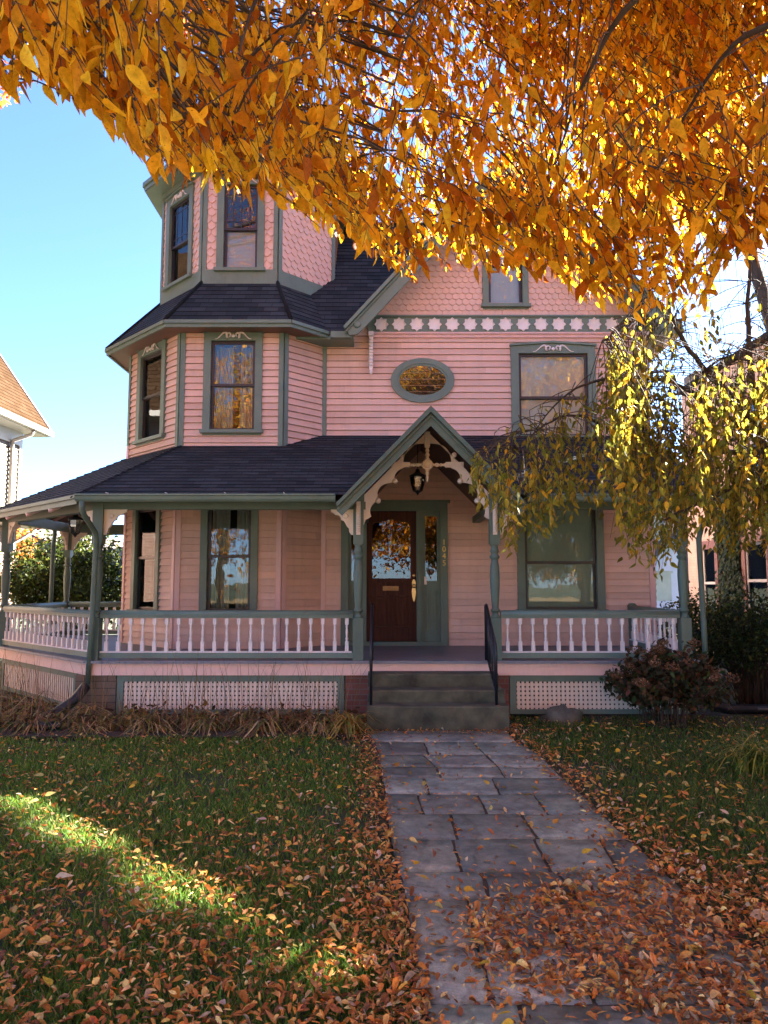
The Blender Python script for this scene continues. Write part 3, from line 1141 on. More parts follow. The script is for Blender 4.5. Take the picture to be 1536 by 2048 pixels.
mb.lathe(F_main.p(.488, 1.845, -.045), [(.026, 0), (.026, .008), (.018, .012)], 14, F_main.n)
mb.build('lock', M['brass'], door)
mb = MB()
mb.box(F_main, 0.655, 0.695, 1.70, 1.83, 0.0, 0.012)
mb.build('door_card', M['cream'], surround)
mb = MB()
q = [(-0.60, FZ), (0.93, FZ), (0.93, 2.93), (-0.60, 2.93)]
mb.face([F_main.p(a, v, -1.2) for a, v in q])
for i in range(4):
    a, c = q[i], q[(i + 1) % 4]
    mb.face([F_main.p(a[0], a[1], -1.2), F_main.p(c[0], c[1], -1.2), F_main.p(c[0], c[1], -0.09), F_main.p(a[0], a[1], -0.09)])
mb.build('hall', M['interior'], door)
for k, ch in enumerate('1045'):
    cu = bpy.data.curves.new('numeral', 'FONT')
    cu.body = ch
    cu.size = 0.125
    cu.extrude = 0.004
    cu.align_x = 'CENTER'
    tmp = bpy.data.objects.new('tmp', cu)
    me = bpy.data.meshes.new_from_object(tmp)
    bpy.data.objects.remove(tmp)
    for v in me.vertices:
        v.co = Vector((v.co.x, v.co.y, v.co.z))
    if ch == '1':                                             # foot serif
        t = MB()
        t.box(Fr((0, 0, 0), (1, 0, 0), (0, 1, 0)), -.025, .025, 0, .010, -.004, .004)
        b0 = len(me.vertices)
    me.materials.clear()
    me.materials.append(M['gold'])
    o = link('house_numeral', me, surround, (0.978, 12.1 - 0.051, 2.345 - 0.113 * k))
    o.rotation_euler = (R(90), 0, 0)

# ------------------------------------------------------------------ porch
Pe = [(-6.35, 14.95), (-6.35, 11.82), (-3.93, 9.40), (4.35, 9.40)]     # eave line
ze, zw = 2.84, 3.88
mb = MB()
zpr = lambda y: ze + .488 * (y - 9.40)
front_l = [(Pe[2][0], 9.40, ze), (-.52, 9.40, ze), (.60, 11.70, zpr(11.70)), (.60, 12.13, zpr(12.13)), (-3.047, 12.13, zpr(12.13))]
front_r = [(1.72, 9.40, ze), (4.35, 9.40, ze), (4.35, 12.13, zpr(12.13)), (.60, 12.13, zpr(12.13)), (.60, 11.70, zpr(11.70))]
roof_face(mb, front_l)
roof_face(mb, front_r)
roof_face(mb, [(Pe[1][0], Pe[1][1], ze), (Pe[2][0], Pe[2][1], ze), (B[0], B[1], zw), (A[0], A[1], zw)])
roof_face(mb, [(Pe[0][0], Pe[0][1], ze), (Pe[1][0], Pe[1][1], ze), (A[0], A[1], zw), (A[0], 14.45, zw)])
proof = mb.build('porch_roof', M['shingle'], H)
mb = MB()
up = Vector((0, 0, .012))
for p, q in (((Pe[2][0], Pe[2][1], ze), (B[0] + .05, B[1], zw)), ((Pe[1][0], Pe[1][1], ze), (A[0], A[1], zw))):
    p, q = Vector(p) + up, Vector(q) + up
    n = 18
    for k in range(n):                                          # overlapping hip shingles
        a, b = p.lerp(q, k / n), p.lerp(q, (k + 1.15) / n)
        sd = (q - p).cross(Vector((0, 0, 1))).normalized() * 0.10
        dz = Vector((0, 0, .018))
        drop = Vector((0, 0, -.045))
        for sg in (-1, 1):
            f = [a + dz, b, b + sd * sg + drop, a + dz + sd * sg + drop]
            mb.face(f if sg > 0 else list(reversed(f)))
        mb.face([a + dz, a + dz + sd + drop, a + sd + drop - dz * .2, a - dz * .2])
        mb.face([a + dz, a - dz * .2, a - sd + drop - dz * .2, a + dz - sd + drop])
    mb.build('hip_cap', M['shingle'], proof)
    mb = MB()
mb = MB()
lo = -.085
for pts in (front_l, front_r,
            [(Pe[1][0], Pe[1][1], ze), (Pe[2][0], Pe[2][1], ze), (B[0], B[1], zw), (A[0], A[1], zw)],
            [(Pe[0][0], Pe[0][1], ze), (Pe[1][0], Pe[1][1], ze), (A[0], A[1], zw), (A[0], 14.45, zw)]):
    mb.face([Vector(p) + Vector((0, 0, lo)) for p in reversed(pts)])
mb.face([(4.349, 9.40, ze - .09), (4.349, 12.13, ze + 1.24), (4.349, 12.13, ze + 1.335), (4.349, 9.40, ze)])
mb.face([(-6.35, 14.94, ze - .2), (A[0], 14.44, zw - .2), (A[0], 14.44, zw), (-6.35, 14.94, ze)])
mb.build('porch_ceiling', M['soffit'], H)
for (x0, y0), (x1, y1) in (((-5.75, 11.22), (-4.16, 12.45)), ((-5.15, 10.62), (-3.86, 12.15)), ((-4.55, 10.02), (-3.55, 11.84)), ((-6.35, 12.6), (-4.5, 13.1)), ((-6.35, 13.5), (-4.5, 13.7))):
    mb = MB()
    a, b = Vector((x0, y0, ze - .14)), Vector((x1, y1, zw - .14))
    mb.tube([a, b], [.035, .035], 4)
    mb.build('rafter', M['pink_trim'], H)
mb = MB()                                      # header beams on the posts, and eave boards
for p, q in (((-6.15, 14.5), (-6.15, 12.03)), ((-6.15, 12.03), (-3.80, 9.80)), ((-3.80, 9.80), (-0.28, 9.80)), ((1.41, 9.80), (4.05, 9.80))):
    eave_board(mb, p, q, 2.70, 2.86, .12, 0.0)
eave_board(mb, (3.90, 9.81), (3.90, 12.1), 2.70, 2.86, .12, .12)
eave_board(mb, (-4.47, 14.5), (-6.15, 14.5), 2.66, 2.86, .10, 0)
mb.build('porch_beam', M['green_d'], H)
mb = MB()
eave_board(mb, Pe[0], Pe[1], ze - .11, ze + .004, .03, .0)
eave_board(mb, Pe[1], Pe[2], ze - .11, ze + .004, .03, .0)
eave_board(mb, Pe[1], Pe[2], ze - .04, ze + .006, .03, .03)
mb.build('porch_fascia', M['green'], H)


def gutter(p, q, z):
    p, q = Vector((p[0], p[1], 0)), Vector((q[0], q[1], 0))
    fr = Fr(p, q - p)
    L = (q - p).length
    prof = [(0.0, -.095), (.055, -.095), (.075, -.07), (.085, -.03), (.10, -.02), (.10, 0), (.09, 0), (.09, -.012), (.075, -.022), (.066, -.062), (.05, -.085), (.008, -.085), (.008, 0), (0, 0)]
    mb = MB()
    n = len(prof)
    vs = [fr.p(u, z + b, a) for u in (0, L) for a, b in prof]
    fs = [(i, (i + 1) % n, n + (i + 1) % n, n + i) for i in range(n)]
    mb.mesh(vs, fs)
    for u in (0.002, L - .002):
        mb.face([fr.p(u, z + b, a) for a, b in ((0, -.095), (.055, -.095), (.075, -.07), (.085, -.03), (.10, -.02), (.10, 0), (0, 0))])
    g = mb.build('gutter', M['green'], H)
    k = 0.4
    m2 = MB()
    while k < L:
        m2.tube([fr.p(k, z + .012, 0.0), fr.p(k, z + .012, .10)], .006, 5)
        k += 0.75
    m2.build('gutter_strap', M['white'], g)
    return g


gutter((-3.92, 9.395), (-0.62, 9.395), ze + .01)
gutter((1.83, 9.395), (4.36, 9.395), ze + .01)

# floor, fascia, lattice, piers
mb = MB()
mb.prism(F_h, [(-6.28, 14.6), (-6.28, 12.08), (-3.89, 9.71), (4.10, 9.71), (4.10, 12.16), (-1.0, 12.16), (-1.6, 11.6), (-3.2, 11.6), (-4.4, 12.8), (-4.4, 14.6)], FZ - .035, FZ)
fl = mb.build('porch_floor', M['floor'], H)
mb = MB()                                      # worn board ends along the edge
x = -3.86
while x < 4.05:
    w = 0.075
    d = random.uniform(-.004, .006)
    mb.box(F_y, x, x + w - .006, FZ - .034, FZ - .002, -9.72, -9.70 + d)
    x += w
mb.build('board_ends', M['floor'], fl)
mb = MB()
for p, q in (((-6.22, 14.6), (-6.22, 12.10)), ((-6.22, 12.10), (-3.86, 9.76)), ((-3.86, 9.76), (4.06, 9.76)), ((4.06, 9.76), (4.06, 12.1))):
    eave_board(mb, p, q, .53, FZ - .036, .03, 0)
mb.build('porch_fascia_board', M['pink_trim_lit'], H)


def lattice(p, q, z0, z1, verticals_only=False):
    p, q = Vector((p[0], p[1], 0)), Vector((q[0], q[1], 0))
    fr = Fr(p, q - p)
    L = (q - p).length
    mb = MB()
    b = 0.085
    mb.box(fr, 0, L, z1 - b, z1, -.03, .02)
    mb.box(fr, 0, L, z0, z0 + .06, -.03, .02)
    mb.box(fr, 0, b, z0 + .06, z1 - b, -.03, .02)
    mb.box(fr, L - b, L, z0 + .06, z1 - b, -.03, .02)
    fr_o = mb.build('lattice_frame', M['green'], H)
    mb = MB()
    u = b + .012
    while u < L - b - .03:
        mb.box(fr, u, u + .036, z0 + .06, z1 - b, -.006, .004)
        u += (.072 if verticals_only else .058)
    if not verticals_only:
        v = z0 + .075
        while v < z1 - b - .02:
            mb.box(fr, b, L - b, v, v + .034, -.016, -.0065)
            v += .056
    mb.build('lattice', M['cream'], fr_o)
    mb = MB()
    mb.box(fr, .01, L - .01, z0 + .01, z1 - .01, -.30, -.29)
    mb.build('dark_backing', M['interior'], fr_o)  # near-black sheet behind the slats for the dark under the porch


lattice((-3.48, 9.83), (-0.52, 9.83), 0.03, 0.53)
lattice((1.64, 9.83), (4.02, 9.83), 0.03, 0.53)
lattice((-6.15, 12.13), (-4.12, 10.12), 0.03, 0.53, True)
lattice((-6.18, 14.5), (-6.18, 12.2), 0.03, 0.53, True)
for x0, x1, y, mt, fr in ((-4.02, -3.49, 9.80, 'pier', None), (-0.50, -0.19, 9.80, 'brick', None), (1.46, 1.63, 9.80, 'brick', None)):
    mb = MB()
    mb.box(Fr((0, y, 0), (1, 0, 0)), x0, x1, 0.0, 0.53, -0.35, 0.0)
    mb.build('pier', M[mt], H)

# posts
mbp = MB()
o0 = Fr((0, 0, 0), (1, 0, 0))
mbp.box(o0, -.068, .068, 0, .545, -.068, .068)
mbp.lathe((0, 0, 0), [(.066, .545), (.060, .57), (.040, .60), (.040, .615), (.062, .63), (.064, .65), (.045, .67), (.044, .69), (.052, .78), (.062, .95), (.066, 1.10), (.060, 1.22), (.048, 1.30), (.046, 1.315),
                      (.066, 1.335), (.068, 1.36), (.048, 1.38), (.048, 1.40), (.062, 1.42), (.055, 1.44), (.044, 1.50), (.05, 1.52)], 16)
mbp.box(o0, -.068, .068, 1.52, 2.10, -.068, .068)
mbp.box(o0, -.055, .055, 1.50, 1.52, -.055, .055)
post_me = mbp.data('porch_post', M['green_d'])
# little scroll brackets
prof = [(.0, .0), (.30, .0), (.30, -.035), (.26, -.05), (.25, -.07), (.20, -.075), (.17, -.10), (.165, -.14), (.13, -.15), (.105, -.19), (.085, -.23), (.06, -.25), (.055, -.30), (.03, -.335), (.0, -.34)]


def bracket(post, x, y, z, ux, uy, mat='cream'):
    fr = Fr((x + ux * .068, y + uy * .068, z), (ux, uy, 0))
    m = MB()
    m.prism(fr, list(reversed(prof)), -.022, .022)
    for sg in (-1, 1):
        m.lathe(fr.p(.10, -.085, sg * .022), [(.036, 0), (.034, .010), (.02, .016)], 12, fr.n * sg)
    m.build('bracket', M[mat], post)


for x, y, dirs in ((-0.34, 9.85, [(-1, 0)]), (1.47, 9.85, [(1, 0)]), (-3.80, 9.85, [(1, 0), (-s2, s2)]), (3.96, 9.85, [(-1, 0)]), (-6.15, 12.08, [(s2, -s2), (0, 1)]), (-6.15, 14.42, [(0, -1), (1, 0)])):
    p = link('porch_post', post_me, H, (x, y, FZ))
    for d in dirs:
        m = bracket(p, x, y, 2.70, *d)
for o in list(H.children):
    if o.name.startswith('porch_post'):
        for ch in o.children:
            ch.matrix_parent_inverse = Matrix.Translation(-o.location)
    # posts at the portico carry a capped block and a ribbed scroll
for x in (-0.34, 1.47):
    fr = Fr((x, 9.85, 0), (1, 0, 0))
    m = MB()
    m.box(fr, -.075, .075, 2.80, 2.90, -.05, .085)
    m.mesh([fr.p(-.08, 2.90, .09), fr.p(.08, 2.90, .09), fr.p(.08, 2.90, -.05), fr.p(-.08, 2.90, -.05), fr.p(0, 2.965, .02)], [(0, 1, 4), (1, 2, 4), (2, 3, 4), (3, 0, 4)])
    m.build('post_cap', M['green_d'], H)
    m = MB()
    m.box(fr, -.028, .028, 2.36, 2.80, .068, .085)
    for k in range(14):
        m.tube([fr.p(-.03, 2.40 + k * .028, .085 + .02 * (k / 14)), fr.p(.03, 2.40 + k * .028, .085 + .02 * (k / 14))], .013 + .006 * (k / 14), 8)
    m.build('scroll_block', M['cream'], H)

# railings
mbb = MB()
mbb.box(o0, -.023, .023, .0, .125, -.023, .023)
mbb.lathe((0, 0, 0), [(.021, .125), (.013, .14), (.021, .155), (.021, .165), (.012, .18), (.018, .23), (.016, .275), (.011, .30), (.018, .315), (.010, .33), (.021, .345)], 10)
mbb.box(o0, -.023, .023, .345, .425, -.023, .023)
bal_me = mbb.data('baluster', M['white'])


def railing(p, q, n, floor=FZ, mat='green'):
    p, q = Vector((p[0], p[1], 0)), Vector((q[0], q[1], 0))
    fr = Fr(p, q - p)
    L = (q - p).length
    z = floor
    m = MB()
    m.box(fr, 0, L, z + .545, z + .575, -.035, .035)
    m.box(fr, 0, L, z + .575, z + .588, -.048, .048)
    m.tube([fr.p(0, z + .60, 0), fr.p(L, z + .60, 0)], .046, 10)
    m.box(fr, 0, L, z + .025, z + .095, -.03, .03)
    r = m.build('railing', M[mat], H)
    m = MB()
    m.box(fr, 0.01, L - .01, z + .0955, z + .112, -.036, .036)
    m.build('rail_cap', M['white'], r)
    a = math.atan2(fr.u.y, fr.u.x)
    for k in range(n):
        b = link('baluster', bal_me, r, fr.p(L * (k + .5) / n, z + .115, 0), a)
    return r


railing((-3.73, 9.85), (-0.41, 9.85), 21)
railing((1.54, 9.85), (3.89, 9.85), 14)
railing((3.97, 9.92), (3.97, 12.02), 11)
railing((-6.10, 12.03), (-3.86, 9.91), 19)
railing((-6.15, 14.35), (-6.15, 12.15), 13)
railing((-4.5, 14.42), (-6.08, 14.42), 10)
m = MB()
m.box(o0, 3.955, 4.055, FZ, 1.33, -12.09, -12.0)
m.prism(o0, [(3.945, 1.33), (4.065, 1.33), (4.065, 1.37), (4.035, 1.40), (3.975, 1.40), (3.945, 1.37)], -12.09, -11.99)
m.build('half_newel', M['green_d'], H)

# downspouts
def pipe(pts, r, mat='green_d', name='downspout'):
    m = MB()
    m.tube(pts, r, 10)
    return m.build(name, M[mat], H)


pipe([(-3.83, 9.33, 2.76), (-3.83, 9.33, 2.66), (-3.815, 9.38, 2.58), (-3.79, 9.55, 2.46), (-3.775, 9.66, 2.38), (-3.775, 9.70, 2.28), (-3.80, 9.72, 1.2), (-3.83, 9.73, 0.42)], .035)
pipe([(4.22, 9.35, 2.76), (4.22, 9.42, 2.62), (4.14, 9.62, 2.45), (4.13, 9.70, 2.3), (4.15, 9.70, 1.2), (4.16, 9.70, 0.30)], .035)
pipe([(-6.33, 14.2, 2.76), (-6.33, 14.2, 2.62), (-6.30, 14.10, 2.48), (-6.26, 14.0, 2.40), (-6.26, 14.0, 0.5)], .04)

# ------------------------------------------------------------------ gabled entrance (portico)
PX, PA = 0.60, 3.96
PSL = 1.02
pz = lambda x: PA - PSL * abs(x - PX)
hw = 1.19
mb = MB()
roof_face(mb, [(PX - hw, 12.05, pz(PX - hw)), (PX - hw, 9.36, pz(PX - hw)), (PX, 9.36, PA), (PX, 12.05, PA)], .13)
roof_face(mb, [(PX + hw, 9.36, pz(PX - hw)), (PX + hw, 12.05, pz(PX - hw)), (PX, 12.05, PA), (PX, 9.36, PA)], .13)
mb.build('portico_roof', M['shingle'], H)
mb = MB()
z0 = pz(PX - hw)
mb.prism(F_y, [(PX - hw, z0 - .075), (PX, PA - .075), (PX + hw, z0 - .075), (PX + hw, z0 - .008), (PX, PA - .008), (PX - hw, z0 - .008)], -12.0, -9.39)
mb.build('portico_ceiling', M['soffit'], H)
for sg in (-1, 1):
    mb = MB()
    xf = PX + sg * hw
    L = lambda x, dz: (x, pz(x) + dz)
    mb.prism(F_y, [L(xf, -.01), L(PX, -.01), L(PX, -.225), L(xf - sg * .055, -.225), L(xf + sg * .01, -.10)], -9.388, -9.35)
    mb.prism(F_y, [L(xf + sg * .02, .0), L(PX, .025), L(PX, -.055), L(xf, -.06)], -9.35, -9.29)
    mb.prism(F_y, [L(xf, -.085), L(PX, -.08), L(PX, -.115), L(xf - sg * .02, -.115)], -9.35, -9.325)
    mb.build('portico_rake', M['green_d'], H)
    # side beam
    mb = MB()
    xb = PX + sg * .905
    mb.box(F_y, xb - .06, xb + .06, 2.70, 2.80, -12.05, -9.78)
    mb.build('portico_beam', M['green_d'], H)

# scalloped spandrel boards of the entrance arch
def arc(p, q, bulge, n=8):
    p, q = Vector(p), Vector(q)
    mid = (p + q) / 2
    d = q - p
    nrm = Vector((-d.y, d.x)) * bulge
    return [tuple(p * (1 - t) ** 2 + (mid + nrm * 2) * 2 * t * (1 - t) + q * t * t) for t in [k / n for k in range(1, n + 1)]]


half = [(-0.272, 2.494), (-0.255, 2.53), (-0.245, 2.565), (-0.205, 2.585), (-0.170, 2.612)]
half += arc(half[-1], (-0.120, 2.800), 0.20)
half += [(-0.095, 2.808), (-0.085, 2.835)]
half += arc(half[-1], (0.105, 3.065), 0.28)
half += [(0.130, 3.072), (0.140, 3.10)]
half += arc(half[-1], (0.262, 3.262), 0.20)
half += [(0.262, 3.352)]
half += arc(half[-1], (0.545, 3.60), 0.24, 10)
cx = 0.585
zi = lambda x: pz(x) - .21
fr = Fr((0, 9.87, 0), (1, 0, 0))
for sg in (-1, 1):
    mir = (lambda p: p) if sg < 0 else (lambda p: (2 * cx - p[0] - .0, p[1]))
    poly = [(0.545, zi(0.545) + .03)] + [(-0.272, zi(-0.272) + .03)]
    poly = [mir(p) for p in poly + half]
    m = MB()
    m.prism(fr, poly, -.025, .025)
    for bx, bz in ((-.078, 2.822), (.148, 3.086), (.225, 3.44)):
        p = mir((bx, bz))
        m.lathe(fr.p(p[0] - sg * -.0, p[1], .025), [(.036, -.055), (.036, .006), (.028, .016), (.01, .02)], 14, fr.n)
    m.box(fr, *( (0.10, 0.345) if sg < 0 else (2 * cx - .345, 2 * cx - .10)), 3.272, 3.344, -.03, .034)
    m.build('arch_spandrel', M['cream'], H)
m = MB()
turn = [(.024, 0), (.024, .02), (.014, .028), (.026, .045), (.026, .06), (.014, .07), (.024, .09), (.030, .105), (.024, .12), (.014, .13), (.028, .15), (.028, .165), (.018, .18)]
m.lathe((cx - .24, 9.87, 3.308), [(r, h * 1.1) for r, h in turn], 12, (1, 0, 0))
m.lathe((cx + .24, 9.87, 3.308), [(r, h * 1.1) for r, h in turn], 12, (-1, 0, 0))
m.lathe((cx, 9.87, 3.56), [(r * 1.1, h * 1.1) for r, h in turn], 12, (0, 0, -1))
m.box(fr, cx - .036, cx + .036, 3.55, 3.76, -.034, .034)
m.lathe((cx, 9.87, 3.26), [(.03, 0), (.03, .03), (.018, .04), (.028, .06), (.024, .085), (.014, .10), (.022, .12), (.020, .14), (.010, .155), (.016, .17), (.004, .19)], 12, (0, 0, -1))
m.lathe((cx, 9.90, 3.308), [(.055, 0), (.055, .045), (.075, .05), (.075, .065), (.045, .07), (.045, .06), (.01, .075)], 18, (0, -1, 0))
m.build('spindle_cross', M['cream'], H)


def lantern(x, y, ztop, zchain, label):
    t = thing('porch_lantern', label, 'lantern', (x, y, ztop), 'black porch lanterns')
    m = MB()
    m.tube([(x, y, zchain), (x, y, ztop + .10)], .006, 5)
    m.lathe((x, y, ztop), [(.115, 0), (.12, .012), (.09, .035), (.05, .055), (.03, .08), (.034, .09), (.02, .11), (.006, .12)], 8)
    m.build('cap', M['iron'], t)
    m = MB()
    m.lathe((x, y, ztop - .20), [(.058, 0), (.088, .10), (.10, .195)], 6)
    m.build('glass', M['lamp_glass'], t)
    m = MB()
    for k in range(6):
        a = 2 * math.pi * k / 6
        m.tube([(x + r * math.cos(a), y + r * math.sin(a), ztop - .20 + h) for r, h in ((.061, 0), (.091, .10), (.103, .198))], .006, 5)
    m.lathe((x, y, ztop - .26), [(.004, 0), (.014, .02), (.03, .04), (.062, .055), (.062, .065)], 8)
    m.build('frame', M['iron'], t)
    m = MB()
    m.lathe((x, y, ztop - .17), [(.008, 0), (.010, .03), (.020, .06), (.018, .09), (.004, .11)], 8)
    m.build('bulb', M['white'], t)


lantern(0.47, 10.25, 3.20, 3.75, 'black hanging lantern under the peak of the entrance arch')
lantern(-4.62, 11.05, 2.66, 3.2, 'black glass lantern hanging from the left porch ceiling')

# ------------------------------------------------------------------ steps and handrails
t = thing('stone_steps', 'three mossy stone steps leading up to the porch entrance', 'steps', (0.63, 9.2, 0))
for x0, x1, y0, z0, z1 in ((-.20, 1.465, 8.85, 0, .285), (-.185, 1.46, 9.14, .285, .43), (-.20, 1.435, 9.44, .43, .588)):
    m = MB()
    n = 14
    fr = Fr((0, y0, 0), (1, 0, 0))
    ch = .018
    pf = [(0, z0), (0.0, z1 - ch), (-ch, z1), (-1.0 if False else -(9.74 - y0), z1), (-(9.74 - y0), z0)]
    rows = []
    for k in range(n + 1):
        x = x0 + (x1 - x0) * k / n
        j = [random.uniform(-.005, .005) for _ in range(3)]
        rows.append([fr.p(x, z0, pf[0][0]), fr.p(x, z1 - ch + j[0], j[1]), fr.p(x, z1 + j[2] * .5, -ch + j[1]), fr.p(x, z1, pf[3][0]), fr.p(x, z0, pf[4][0])])
    vs = [q for r in rows for q in r]
    fs = [(k * 5 + i, (k + 1) * 5 + i, (k + 1) * 5 + (i + 1) % 5, k * 5 + (i + 1) % 5) for k in range(n) for i in range(5)]
    fs += [tuple(range(5)), tuple(reversed(range(n * 5, n * 5 + 5)))]
    m.mesh(vs, fs)
    m.build('step', M['stone'], t)
for x, lab in ((1.335, 'black iron handrail on the right edge of the entrance steps, beside the long white balustrade end'), (-0.155, 'black iron handrail on the left edge of the entrance steps, seen edge-on')):
    t = thing('handrail', lab.replace(', beside the long white balustrade end', ' with pickets showing'), 'handrail', (x, 9.3, 0.4), 'iron handrails of the steps')
    m = MB()
    m.tube([(x, 9.80, FZ), (x, 9.80, 1.38), (x, 9.78, 1.43), (x, 9.73, 1.44), (x, 9.68, 1.41), (x, 8.99, .99), (x, 8.965, .95), (x, 8.96, .90), (x, 8.96, .285)], .019, 8)
    m.build('rail', M['iron'], t)
    m = MB()
    m.tube([(x, 9.79, .80), (x, 8.965, .40)], .012, 6)
    m.build('lower_rail', M['iron'], t)
    for k in range(1, 6):
        y = 9.79 - .138 * k
        f = (9.79 - y) / .83
        m = MB()
        m.tube([(x, y, .80 - .40 * f), (x, y, 1.40 - .42 * f + .03)], .009, 6)
        m.build('picket', M['iron'], t)

# ------------------------------------------------------------------ ground, path
def struct(name, me, **k):
    o = link(name, me)
    o['kind'] = 'structure'
    return o


t = NT('soil')
n1 = t.ramp(t.noise(0.8, 6, .65), [(.3, c4(.022, .030, .012)), (.55, c4(.040, .050, .018)), (.75, c4(.055, .042, .024))])
n2 = t.ramp(t.noise(30, 4, .7), [(.3, c4(.5, .5, .5)), (.7, c4(1.3, 1.3, 1.3))])
M['soil'] = t.done(t.pbsdf(t.mix(1.0, n1, n2, 'MULTIPLY'), .95, t.bump(t.noise(40, 4), .6, .02)))
t = NT('mulch')
n1 = t.ramp(t.noise(18, 6, .7), [(.3, c4(.018, .012, .008)), (.7, c4(.075, .050, .032))])
M['mulch'] = t.done(t.pbsdf(n1, .95, t.bump(t.noise(30, 4), .8, .03)))
t = NT('bluestone')
uvn = t.n('ShaderNodeObjectInfo')
at = t.n('ShaderNodeAttribute', attribute_name='Col').outputs['Color']
big = t.ramp(t.noise(1.7, 7, .65), [(.28, c4(.42, .42, .44)), (.5, c4(.95, .95, .96)), (.72, c4(1.65, 1.6, 1.5))])
c = t.mix(1.0, at, big, 'MULTIPLY')
st = t.ramp(t.noise(11, 8, .8), [(.40, c4(.45, .43, .40)), (.56, c4(1, 1, 1)), (.72, c4(1.25, 1.22, 1.18))])
c = t.mix(.7, c, st, 'MULTIPLY')
vor = t.n('ShaderNodeTexNoise')
wv = t.n('ShaderNodeTexWave')
wv.inputs['Scale'].default_value = 1.1
wv.inputs['Distortion'].default_value = 14
wv.inputs['Detail'].default_value = 4
wv.inputs['Detail Scale'].default_value = 1.3
t.l(t.coord(), wv.inputs['Vector'])
crk = t.ramp(wv.outputs['Fac'], [(.0, c4(.55, .53, .52)), (.05, c4(1, 1, 1))])
c = t.mix(.55, c, crk, 'MULTIPLY')
gr = t.ramp(t.noise(140, 3, .75), [(.3, c4(.68, .68, .68)), (.7, c4(1.28, 1.28, 1.28))])
c = t.mix(.8, c, gr, 'MULTIPLY')
moss = t.ramp(t.noise(2.6, 7, .8), [(.60, c4(0, 0, 0)), (.74, c4(.75, .75, .75))])
c = t.mix(moss, c, c4(.055, .062, .040))
M['slate'] = t.done(t.pbsdf(c, t.ramp(t.noise(6, 5), [(.3, c4(.35, .35, .35)), (.7, c4(.65, .65, .65))]), t.bump(t.noise(7, 6, .6), .35, .012)))
M['asphalt'] = m_plain('asphalt', c4(.11, .11, .112), .9, 0, .2, 30, .3)
M['concrete'] = m_plain('concrete', c4(.30, .29, .27), .9, 0, .15, 4, .3)

N = 90
gx = np.linspace(-1, 1, N)
gx = np.sign(gx) * (np.abs(gx) ** 3) * 600 + gx * 12
gy = np.linspace(-1, 1, N)
gy = np.sign(gy) * (np.abs(gy) ** 3) * 600 + gy * 12 + 4
X, Y = np.meshgrid(gx, gy)
Z = np.where((np.abs(X) < 30) & (np.abs(Y) < 40), 0.015 * np.sin(X * 1.3) * np.cos(Y * 1.7), 0) - .03
V = np.stack([X.ravel(), Y.ravel(), Z.ravel()], 1)
idx = np.arange(N * N).reshape(N, N)
Fq = np.stack([idx[:-1, :-1].ravel(), idx[:-1, 1:].ravel(), idx[1:, 1:].ravel(), idx[1:, :-1].ravel()], 1)
struct('ground', np_mesh('ground', V, Fq, None, M['soil']))

# planting bed and crawl-space soil
m = MB()
m.prism(F_h, [(-7.5, 8.62), (-4.2, 8.50), (-2.2, 8.46), (-0.3, 8.52), (-0.22, 9.9), (-3.9, 9.9), (-6.4, 12.2), (-7.5, 12.2)], -.03, .012)
o = struct('planting_bed', m.data('planting_bed', M['mulch']))
m = MB()
m.prism(F_h, [(2.6, 9.2), (4.0, 9.0), (6.5, 9.6), (6.5, 11.0), (2.6, 10.0)], -.03, .010)
o = struct('shrub_bed', m.data('shrub_bed', M['mulch']))

# path of bluestone slabs
rows = [8.84, 8.608, 8.206, 7.61, 7.116, 6.73, 6.209, 5.692, 5.155, 4.589, 4.21, 3.691, 3.203, 2.6, 2.0]
left = [-.20, -.185, -.103, -.054, -.033, -.012, .007, .02, .042, .089, .111, .142, .167, .19, .20]
right = [1.44, 1.437, 1.457, 1.567, 1.565, 1.586, 1.615, 1.629, 1.653, 1.676, 1.69, 1.72, 2.5, 3.1, 3.1]
joints = [[], [.28], [.43, .45, .96, 1.02], [.385, .49, 1.02, 1.07], [.49, .505, 1.07, 1.07], [.35, .37, .95, .95], [.27, .293, .763, .769, 1.217, 1.224], [.496, .493, 1.018, 1.032],
          [.457, .462, 1.005, .996, 1.452, 1.393], [.583, .578, 1.03, 1.06], [.455, .445, .837, .871, 1.33, 1.36], [.445, .45, .871, .862, 1.42, 1.40], [.55, .552, 1.2, 1.2, 1.9, 1.9], [.8, .8, 1.7, 1.7]]
pv, pf, pc = [], [], []
